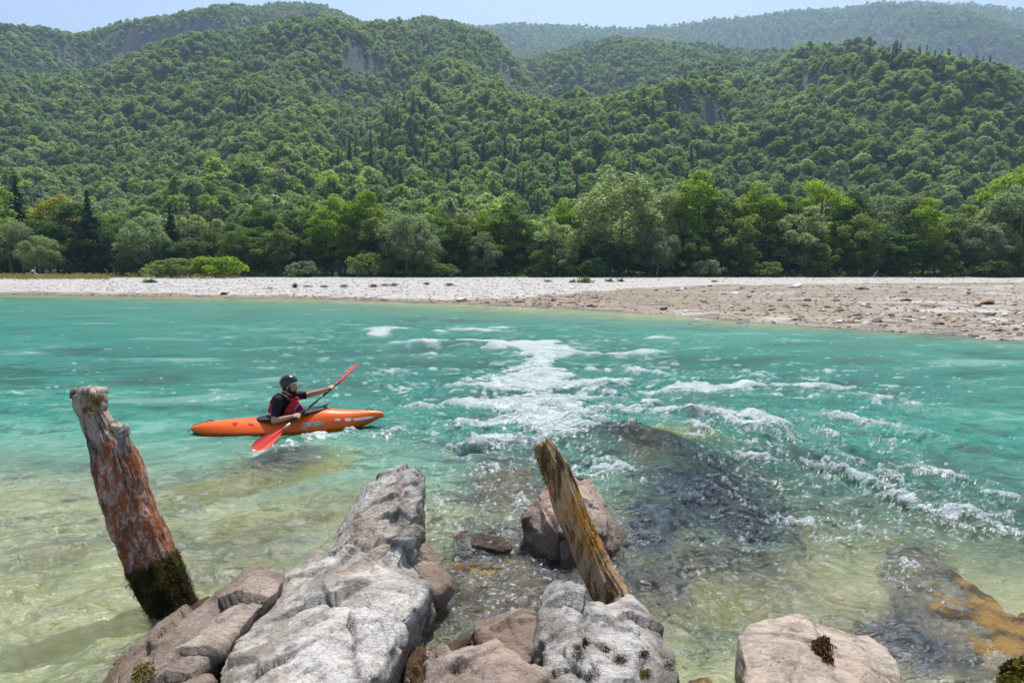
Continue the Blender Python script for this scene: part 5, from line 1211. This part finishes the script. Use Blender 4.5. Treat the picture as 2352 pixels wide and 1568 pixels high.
for s in (-.125, .105):
    band([K(955, 540, s), K(985, 488, s), K(1030, 458, s), K(1085, 480, s), K(1140, 515, s * 1.0)], .024, .007, 'shoulder_strap', M_plum, fo_)
    band([K(990, 478, s - .01), K(1032, 449, s - .01), K(1085, 468, s - .01), K(1125, 494, s - .01)], .013, .005, 'strap_webbing', M_strap, fo_)
band([K(1130, 512, -.12), K(1180, 520, -.10), K(1225, 505, -.04)], .016, .012, 'chest_buckle', M_redv, fo_)
def knot_(bm):
    for a, b, c, r in ((1200, 500, -.09, .020), (1215, 515, -.07, .018), (1180, 530, -.11, .018), (1160, 545, -.125, .016), (1213, 496, -.06, .015)): ell(bm, K(a, b, c), r)
fig('tow_loop', knot_, .005, M_redv, fo_, 1)
def pocket(bm): hull_into(bm, [K(1192, 640, -.155), K(1268, 632, -.105), K(1272, 600, -.09), K(1240, 560, -.115), K(1205, 590, -.145), K(1215, 648, -.10), K(1260, 640, -.05), K(1240, 575, -.05)])
fig('pocket', pocket, .006, M_plum, fo_, 3)
trim = [K(1186, 640, -.160), K(1196, 605, -.158), K(1215, 575, -.145), K(1244, 556, -.118)]
mesh_obj('pocket_trim', *join([tube([tuple(q) for q in trim], [.007] * 4, 6)]), M_blue, fo_)
band([K(928, 655, -.125), K(950, 662, -.165), K(962, 668, -.178)], .01, .016, 'reflective_band', simple('pale_blue_band', (.35, .50, .58), .5, .4), fo_)
band([K(945, 745, -.19), K(965, 752, -.20), K(985, 762, -.20)], .016, .012, 'waist_belt', M_redv, fo_)
# ---- helmet
hc = J['head'] + Vector((-.012, 0, .055))
V, Fc = [], []; na_, nr = 64, 22
for i in range(nr):
    for j in range(na_):
        a = 2 * math.pi * j / na_; ca, sa = math.cos(a), math.sin(a)
        low = -.10 if ca > 0 else -.42; 
        ear = -.62 * math.exp(-((ca + .15) / .55) ** 2) * abs(sa)
        lo_ = (.02 if ca > .5 else .02 - .48 * sstep(.5, -.6, ca)) + ear * .35
        el_ = math.pi / 2 - (math.pi / 2 - math.asin(max(-.95, float(lo_)))) * i / (nr - 1)
        V.append(hc + Vector((ca * math.cos(el_) * .131 + .002, sa * math.cos(el_) * .108, math.sin(el_) * .112)))
for i in range(nr - 1):
    for j in range(na_): k = (j + 1) % na_; Fc.append([i * na_ + j, (i + 1) * na_ + j, (i + 1) * na_ + k, i * na_ + k])
helm = mesh_obj('helmet', V, Fc, M_helm, person); sm_ = helm.modifiers.new('thick', 'SOLIDIFY'); sm_.thickness = -.012; sm_.offset = 1
brim = [hc + Vector((math.cos(a) * .140, math.sin(a) * .112, .004 - .018 * (1 - math.cos(a)))) for a in np.linspace(-1.15, 1.15, 15)]
mesh_obj('brim', *join([tube([tuple(q) for q in brim], [.0055] * 15, 6)]), simple('grey_brim', (.42, .42, .45), .35, .5), helm)
for s in (-1, 1):
    vent = [hc + Vector((-.118, s * .052, -.006)), hc + Vector((-.092, s * .080, -.008)), hc + Vector((-.060, s * .099, -.010))]
    mesh_obj('vent_slot', *join([tube([tuple(q) for q in vent], [.0028] * 3, 5)]), simple('vent_grey', (.4, .4, .42), .5), helm)
    h = J['head']
    st_ = [h + Vector((.030, s * .092, .040)), h + Vector((.026, s * .080, -.02)), h + Vector((.034, s * .052, -.085)), h + Vector((.040, s * .010, -.132))]
    mesh_obj('chin_strap', *join([tube([tuple(q) for q in st_], [.006] * 4, 6)]), M_black, helm)
    st_ = [h + Vector((-.055, s * .085, .0)), h + Vector((-.03, s * .085, -.05)), h + Vector((.034, s * .054, -.085))]
    mesh_obj('chin_strap', *join([tube([tuple(q) for q in st_], [.0045] * 3, 6)]), M_black, helm)
    mesh_obj('rivet', *join([tube([tuple(hc + Vector((.045, s * .100, -.028))), tuple(hc + Vector((.045, s * .109, -.028)))], [.006, .006], 8)]), M_white, helm)
# ---- paddle
pad = empty('paddle', SH0); tag(pad, 'double-bladed paddle with black shaft and red blades, one blade in the water', 'paddle')
T0, T1 = K(770, 1045, -.82), K(1842, 180, .46)
def loc(v): return Vector(v) - SH0
mesh_obj('shaft', *join([tube([tuple(loc(SH0 - shd * .02)), tuple(loc(on_shaft(.5))), tuple(loc(SH1 + shd * .02))], [.0155] * 3, 12)]), M_shaft, pad)
for a_, b_ in ((.30, .44), (.72, .86)):
    mesh_obj('grip_tape', *join([tube([tuple(loc(on_shaft(a_))), tuple(loc(on_shaft(b_)))], [.0175] * 2, 12)]), M_black, pad)
mesh_obj('shaft_sleeve', *join([tube([tuple(loc(on_shaft(-.02))), tuple(loc(on_shaft(.10)))], [.0165] * 2, 12)]), simple('alloy_sleeve', (.55, .55, .56), .3, .6), pad)
def blade(root, tip, wid, face, bend):
    ax = (tip - root); L = ax.length; ax.normalize(); wdir = ax.cross(face).normalized(); nn = wdir.cross(ax).normalized()
    V, Fc = [], []; ns, nw = 26, 9
    for sgn in (1, -1):
        for i in range(ns):
            q = i / (ns - 1); w_ = wid * (np.interp(q, [0, .08, .2, .4, .6, .8, .92, 1], [.13, .17, .45, .82, 1.0, .98, .74, .12]))
            for j in range(nw):
                e = j / (nw - 1) * 2 - 1; cut = .06 * (1 - e) * q * L * .5
                th = .0045 * (1 - e * e) + .016 * math.exp(-(e / .16) ** 2) * (1 - q) + .001
                c = root + ax * (q * L - cut) + wdir * (e * w_) + nn * (bend * (q * q * .05 + e * e * .018 * math.sin(q * 3)) + sgn * th)
                V.append(loc(c))
        k = 0 if sgn == 1 else ns * nw
        for i in range(ns - 1):
            for j in range(nw - 1):
                f_ = [k + i * nw + j, k + i * nw + j + 1, k + (i + 1) * nw + j + 1, k + (i + 1) * nw + j]; Fc.append(f_ if sgn == 1 else f_[::-1])
    o_ = ns * nw
    per = [j for j in range(nw)] + [i * nw + nw - 1 for i in range(1, ns)] + [(ns - 1) * nw + j for j in range(nw - 2, -1, -1)] + [i * nw for i in range(ns - 2, 0, -1)]
    for a, b in zip(per, per[1:] + per[:1]): Fc.append([a, b, b + o_, a + o_])
    return mesh_obj('blade', V, Fc, M_redb, pad)
blade(SH0 - shd * -.01, T0, .092, Vector((.10, -1, .35)), 1)
blade(SH1 - shd * .01, T1, .080, Vector((-.80, -.55, .55)), 1)
# ================================================================== things on the gravel bar, power line
rg = np.random.RandomState(404)
def stone_mesh(seed, flat):
    r_ = np.random.RandomState(seed); bm = bmesh.new(); bmesh.ops.create_icosphere(bm, subdivisions=3, radius=1)
    pts_ = [v.co.copy() for v in bm.verts]; bm.free()
    planes = [(Vector(r_.normal(size=3)).normalized(), r_.uniform(.55, .85)) for _ in range(9)]
    out = []
    for p_ in pts_:
        for n_, d_ in planes:
            k = p_.dot(n_)
            if k > d_: p_ = p_ - n_ * (k - d_)
        p_ = p_ * (1 + .08 * float(noise3(p_.x * 2 + seed, p_.y * 2, p_.z * 2))); out.append(Vector((p_.x, p_.y * .8, p_.z * flat)))
    bm = bmesh.new(); bmesh.ops.create_icosphere(bm, subdivisions=3, radius=1)
    for v, q in zip(bm.verts, out): v.co = q
    me = bpy.data.meshes.new('stone'); bm.to_mesh(me); bm.free(); return me
M_st = {'dark': simple('dark_stone', (.075, .058, .048), .6, .4, .5, 3, .02), 'pale': simple('pale_stone', (.60, .58, .55), .85, .2, .2, 3, .02), 'rust': simple('rusty_stone', (.24, .12, .06), .6, .4, .4, 3, .02)}
STM = {(k, i): None for k in M_st for i in range(3)}
for k in M_st:
    for i in range(3): me = stone_mesh(i * 7 + len(k), .42); me.materials.append(M_st[k]); STM[(k, i)] = me
def put_stone(u, v, w_px, k, lab, grp, h=1.0):
    z = 0.0; q = W(u, v, .1); z = float(ground_z(q.x, q.y)); q = W(u, v, max(z, -.02)); z = float(ground_z(q.x, q.y)); d = q.y
    s = w_px / F * d / 2; o = bpy.data.objects.new('stone', STM[(k, rg.randint(3))]); C.objects.link(o); o.location = (q.x, q.y, z + s * .18)
    o.scale = (s, s * .9, s * h); o.rotation_euler = (rg.uniform(-.1, .1), rg.uniform(-.1, .1), rg.uniform(-.4, .4)); tag(o, lab, 'stone', grp)
SPEC = [(1193,695,26,'dark','dark stone alone at the brown tip of the bar'),(1228,699,14,'dark','small dark stone beside the lone dark one on the tip'),(1060,694,34,'pale','pale flat stone on the tip of the bar near the water'),(1120,698,16,'dark','small dark stone at the waterline of the tip'),
 (515,678,20,'dark','dark stone on the water edge of the white bar'),(2156,745,28,'dark','dark stone standing out of the white streaks of the riffle'),(1700,741,22,'dark','dark pair stone on the pale rim of the riffle'),(1716,743,14,'dark','little dark stone beside the pair stone on the rim'),
 (2290,760,26,'rust','rusty stone at the far end of the riffle rim'),(1830,662,36,'pale','biggest pale stone on the dry top of the bar'),(1812,661,20,'pale','pale stone touching the biggest pale one'),(1690,676,24,'pale','pale round stone above the dark stones'),
 (1855,691,24,'dark','dark pointed stone midway across the riffle'),(2080,691,26,'dark','dark two-humped stone in midstream of the riffle'),(2270,699,44,'rust','long low rusty stone in the riffle'),(1975,665,24,'dark','dark stone near the top water line'),(1600,733,28,'pale','pale slab stone at the near rim'),(1585,735,20,'dark','dark stone under the pale slab stone')]
for u, v, w_, k, lab in SPEC: put_stone(u, v, w_, k, lab, 'stones on the bar and riffle')
for i in range(150):
    u = 1250 + 1130 * rg.rand() ** .8; lo = 656; hi = float(v_edge(u)) - 5
    v = lo + (hi - lo) * rg.rand() ** .85; k = ('dark', 'rust', 'dark', 'pale')[rg.randint(4)] if u > 1500 or v > 680 else 'pale'
    lab = {'dark': 'dark stone among many strewn over the shallow riffle', 'rust': 'rust-brown stone among many strewn over the riffle', 'pale': 'pale stone among many strewn over the bar'}[k]
    put_stone(u, v, rg.uniform(7, 19) * (.6 + (v - 640) / 110), k, lab, k + ' stones strewn over the riffle', rg.uniform(.8, 1.3))
# pebbles as one mass
V, Fc, kk = [], [], 0
base = coords(STM[('pale', 0)]); tri = [list(p_.vertices) for p_ in STM[('pale', 0)].polygons]
bm = bmesh.new(); bmesh.ops.create_icosphere(bm, subdivisions=1, radius=1); b0 = np.array([tuple(v.co) for v in bm.verts]) * [1, .8, .45]; f0 = np.array([[v.index for v in f.verts] for f in bm.faces]); bm.free()
n = 26000; tx = rg.uniform(-.86, .86, n); vv_ = rg.uniform(641, 790, n); dd_ = 2.2 / -elev(vv_); xx = tx * dd_; e_ = edge_y(xx)
ok = (dd_ > e_ - .6) & (dd_ < 124) & ((tx < .12) | (rg.rand(n) < .30) | (dd_ > 104)); xx, dd_ = xx[ok], dd_[ok]; zz = ground_z(xx, dd_); n = len(xx)
sz = rg.uniform(.4, 1.0, n) ** 2 * (.05 + dd_ * .0016); a = rg.uniform(0, 6.28, n); ca, sa = np.cos(a), np.sin(a)
bx = b0[None] * sz[:, None, None] * rg.uniform(.7, 1.3, (n, 1, 3))
vx = np.stack([bx[..., 0] * ca[:, None] - bx[..., 1] * sa[:, None] + xx[:, None], bx[..., 0] * sa[:, None] + bx[..., 1] * ca[:, None] + dd_[:, None], bx[..., 2] + zz[:, None] + sz[:, None] * .15], -1)
t = NT('pebble'); p = t.pos(); z = t.n('SeparateXYZ', {0: p}).outputs[2]; rnd = t.n('TexWhiteNoise', {'Vector': t.n('VectorMath', {0: p, 1: (.6, .6, 50)}, operation='SNAP').outputs[0]}).outputs[0]
wet = t.att('wet'); c = t.mix(rnd, (.40, .38, .35), (.66, .64, .62)); cw = t.mix(rnd, (.09, .065, .045), (.40, .30, .20))
M_peb = t.end(t.bsdf(Base_Color=t.mix(wet, c, cw), Roughness=.8, Specular_IOR_Level=.25))
peb = mesh_obj('pebbles', vx.reshape(-1, 3), (f0[None] + (np.arange(n) * len(b0))[:, None, None]).reshape(-1, 3), M_peb, smooth=False)
attr(peb, 'wet', np.repeat(sstep(.17, .10, zz + .03 * noise3(xx / 4, dd_ / 8, 3)), len(b0)))
tag(peb, 'white and brown pebbles covering the gravel bar', 'pebbles', kind='stuff')
# plants on the gravel
def plant(u, v, w_px, h_px, col, lab, name='plant', seed=1, grass=False):
    q = W(u, v, .45); z = float(ground_z(q.x, q.y)); q = W(u, v, z); z = float(ground_z(q.x, q.y)); d = q.y; wd = w_px / F * d; hh = h_px / F * d
    r_ = np.random.RandomState(seed); n = 420
    dd = r_.normal(size=(n, 3)); dd /= np.linalg.norm(dd, axis=1)[:, None]; dd[:, 2] = abs(dd[:, 2])
    if grass: cen = np.stack([r_.normal(size=n) * wd * .25, r_.normal(size=n) * wd * .2, r_.uniform(.05, 1, n) * hh * .8], 1); nor = np.stack([r_.normal(size=n), r_.normal(size=n), np.zeros(n)], 1); v_, f_ = quads(cen, nor, hh * .35, r_, .2)
    else: cen = dd * np.array([wd / 2, wd / 2.5, hh]) * r_.uniform(.4, 1, n)[:, None] * (1 + .25 * np.sin(dd[:, 0] * 7))[:, None]; v_, f_ = quads(cen, dd + r_.normal(size=(n, 3)) * .5, max(.12, wd * .09), r_)
    o = mesh_obj(name, v_, f_, M_leaf, smooth=False); o.location = (q.x, q.y, z); o.color = (*col, 1); tag(o, lab, 'plant', 'plants on the gravel bar')
plant(345, 649, 34, 9, (.05, .11, .03), 'dark green cushion plant on the white bar below the olive bushes', seed=1)
plant(1344, 650, 42, 14, (.07, .17, .02), 'biggest bright green leafy plant on the bar', seed=2)
plant(1316, 649, 22, 7, (.09, .16, .03), 'small leafy plant touching the biggest one', seed=3)
plant(1400, 646, 24, 7, (.08, .16, .02), 'low green plant, first of two beyond the biggest', seed=4)
plant(1426, 648, 20, 8, (.08, .16, .02), 'low green plant, second of two beyond the biggest', seed=5)
for i, (u, v, w_, h_, lb) in enumerate([(858,661,18,9,'tuft in the middle of the white bar'),(884,658,22,7,'tuft beside the middle tuft'),(906,658,20,8,'third tuft of the middle cluster'),(1032,658,22,8,'lone tuft between the cluster and the leafy plants'),(678,663,10,12,'upright thin tuft on the white bar'),(706,660,24,6,'flat tuft behind the upright thin one'),(745,662,18,7,'small tuft halfway along the white bar'),(790,661,22,8,'spreading tuft near the middle cluster'),(620,666,16,5,'sparse tuft nearest the grassy end'),(1258,648,20,7,'tuft just before the leafy plants'),(1640,652,16,6,'sparse tuft at the brown gravel edge'),(980,655,14,7,'tiny tuft past the middle cluster')]):
    plant(u, v, w_, h_, (.12, .15, .06), 'yellow-green grass ' + lb, 'grass_tuft', 20 + i, grass=True)
V, Fc, k = [], [], 0
for i in range(520):
    u = rg.uniform(-160, 560) if i % 3 else rg.uniform(-160, 260); d = rg.uniform(100, 121); x = (u - CU) / (F * .994) * d; hh = rg.uniform(.2, .8)
    if u > 260 and d < 113: continue
    if edge_y(x) > d - 6: continue
    n = 26; cen = np.stack([rg.normal(size=n) * .5 + x, rg.normal(size=n) * .4 + d, float(ground_z(x, d)) + rg.uniform(.0, 1, n) * hh], 1); v_, f_ = quads(cen, np.stack([rg.normal(size=n), rg.normal(size=n), np.zeros(n)], 1), hh * .6, rg, .25); V.append(v_); Fc.append(f_ + k); k += len(v_)
gr = mesh_obj('grass', np.concatenate(V), np.concatenate(Fc), M_leaf, smooth=False); gr.color = (.24, .22, .07, 1); tag(gr, 'dry yellowish grass growing on the upper edge of the bar', 'grass', kind='stuff')
# driftwood
q = W(98, 636, .6); q = Vector(((98 - CU) / (F * .994) * 112, 112, .62))
dw = mesh_obj('driftwood', *join([tube([(-1.6, 0, .45), (-.9, .1, 1.3), (-.2, 0, .5), (.9, 0, .35), (2.4, .1, .12)], [.10, .13, .22, .18, .07], 8), tube([(-.2, 0, .5), (-.5, 0, 1.1), (-.3, .1, 1.9)], [.18, .10, .05], 7), tube([(-.3, 0, .5), (-1.2, .1, .6), (-1.9, 0, .9)], [.16, .08, .04], 7)]), simple('bleached_wood', (.50, .44, .36), .9, .2, .3, 4, .02)); dw.location = q
tag(dw, 'bleached driftwood stump at the grassy end of the bar', 'driftwood')
dw2 = mesh_obj('driftwood', *join([tube([(-.8, 0, .1), (-.1, 0, .2), (.5, .1, .9), (.75, 0, 1.3)], [.05, .07, .05, .03], 6), tube([(-.1, 0, .2), (.9, 0, .25)], [.06, .03], 6)]), simple('grey_driftwood', (.34, .31, .28), .9, .2, .3, 4, .02)); dw2.location = ((1998 - CU) / (F * .994) * 118, 118, .6)
tag(dw2, 'small grey forked driftwood branch sticking up on the crest of the bar', 'driftwood')
# pylon and wires over the wood
M_galv = simple('galvanised_steel', (.45, .47, .48), .5, .5)
D_ = 225.0; xb = (1014 - CU) / (F * .994) * D_; ztop = CAM_H + D_ * float(elev(447)); zb0 = float(hill_z(xb, D_)) - .3
py_ = empty('pylon', (xb, D_, zb0)); H_ = ztop - zb0; tag(py_, 'slender grey lattice power pylon standing in the wood', 'pylon')
leg = []
for sx in (-1, 1):
    for sy in (-1, 1): leg.append(tube([(sx * .75, sy * .75, 0), (sx * .42, sy * .42, H_)], [.09, .07], 5))
mesh_obj('mast', *join(leg), M_galv, py_)
br = []; m = 16
for i in range(m):
    a0, a1 = i / m, (i + 1) / m; w0, w1 = .75 - .33 * a0, .75 - .33 * a1; sg = 1 if i % 2 else -1
    for (x0, y0, x1, y1) in ((-w0, -w0, w1, -w1), (-w0, w0, w1, w1), (-w0, -w0, -w1, w1), (w0, -w0, w1, w1)): br.append(tube([(sg * x0, y0, a0 * H_), (sg * x1, y1, a1 * H_)], [.045, .045], 4))
mesh_obj('bracing', *join(br), M_galv, py_)
mesh_obj('cross_arm', *join([tube([(-2.2, 0, H_ * .97), (2.2, 0, H_ * .97)], [.08, .08], 5), tube([(-1.7, 0, H_ * .88), (1.7, 0, H_ * .88)], [.08, .08], 5)]), M_galv, py_)
for i, (dz, ly, dy) in enumerate([(.97, 'upper', 0), (.88, 'lower', .6), (.93, 'middle', -1.2)]):
    p0 = Vector((xb, D_ + dy, zb0 + H_ * dz)); p1 = Vector((-195, 265 + dy * 3, 34 - i * 2.2)); p_ = []
    for q in np.linspace(0, 1, 40): w_ = p0.lerp(p1, q); p_.append((w_.x, w_.y, w_.z - 9 * 4 * q * (1 - q)))
    tag(mesh_obj('power_cable', *join([tube(p_, [.035] * 40, 4)]), M_galv), 'thin %s power cable sagging from the pylon across the wood' % ly, 'cable', 'power cables over the wood')
# ================================================================== the air of the valley
hv = [(x, y, z) for z in (-3.0, 1150.0) for y in (-60.0, 2900.0) for x in (-3700.0, 3700.0)]
hz = mesh_obj('haze', hv, [[0, 2, 3, 1], [4, 5, 7, 6], [0, 1, 5, 4], [2, 6, 7, 3], [0, 4, 6, 2], [1, 3, 7, 5]], None, smooth=False)
t = NT('haze')
pv = t.n('VolumePrincipled', {'Color': (.52, .74, 1.0), 'Density': 0.00021, 'Anisotropy': .25})
t.set(t.out.inputs['Volume'], pv)
hz.data.materials.append(t.m)
tag(hz, 'thin blue summer haze filling the valley', 'haze', kind='stuff')
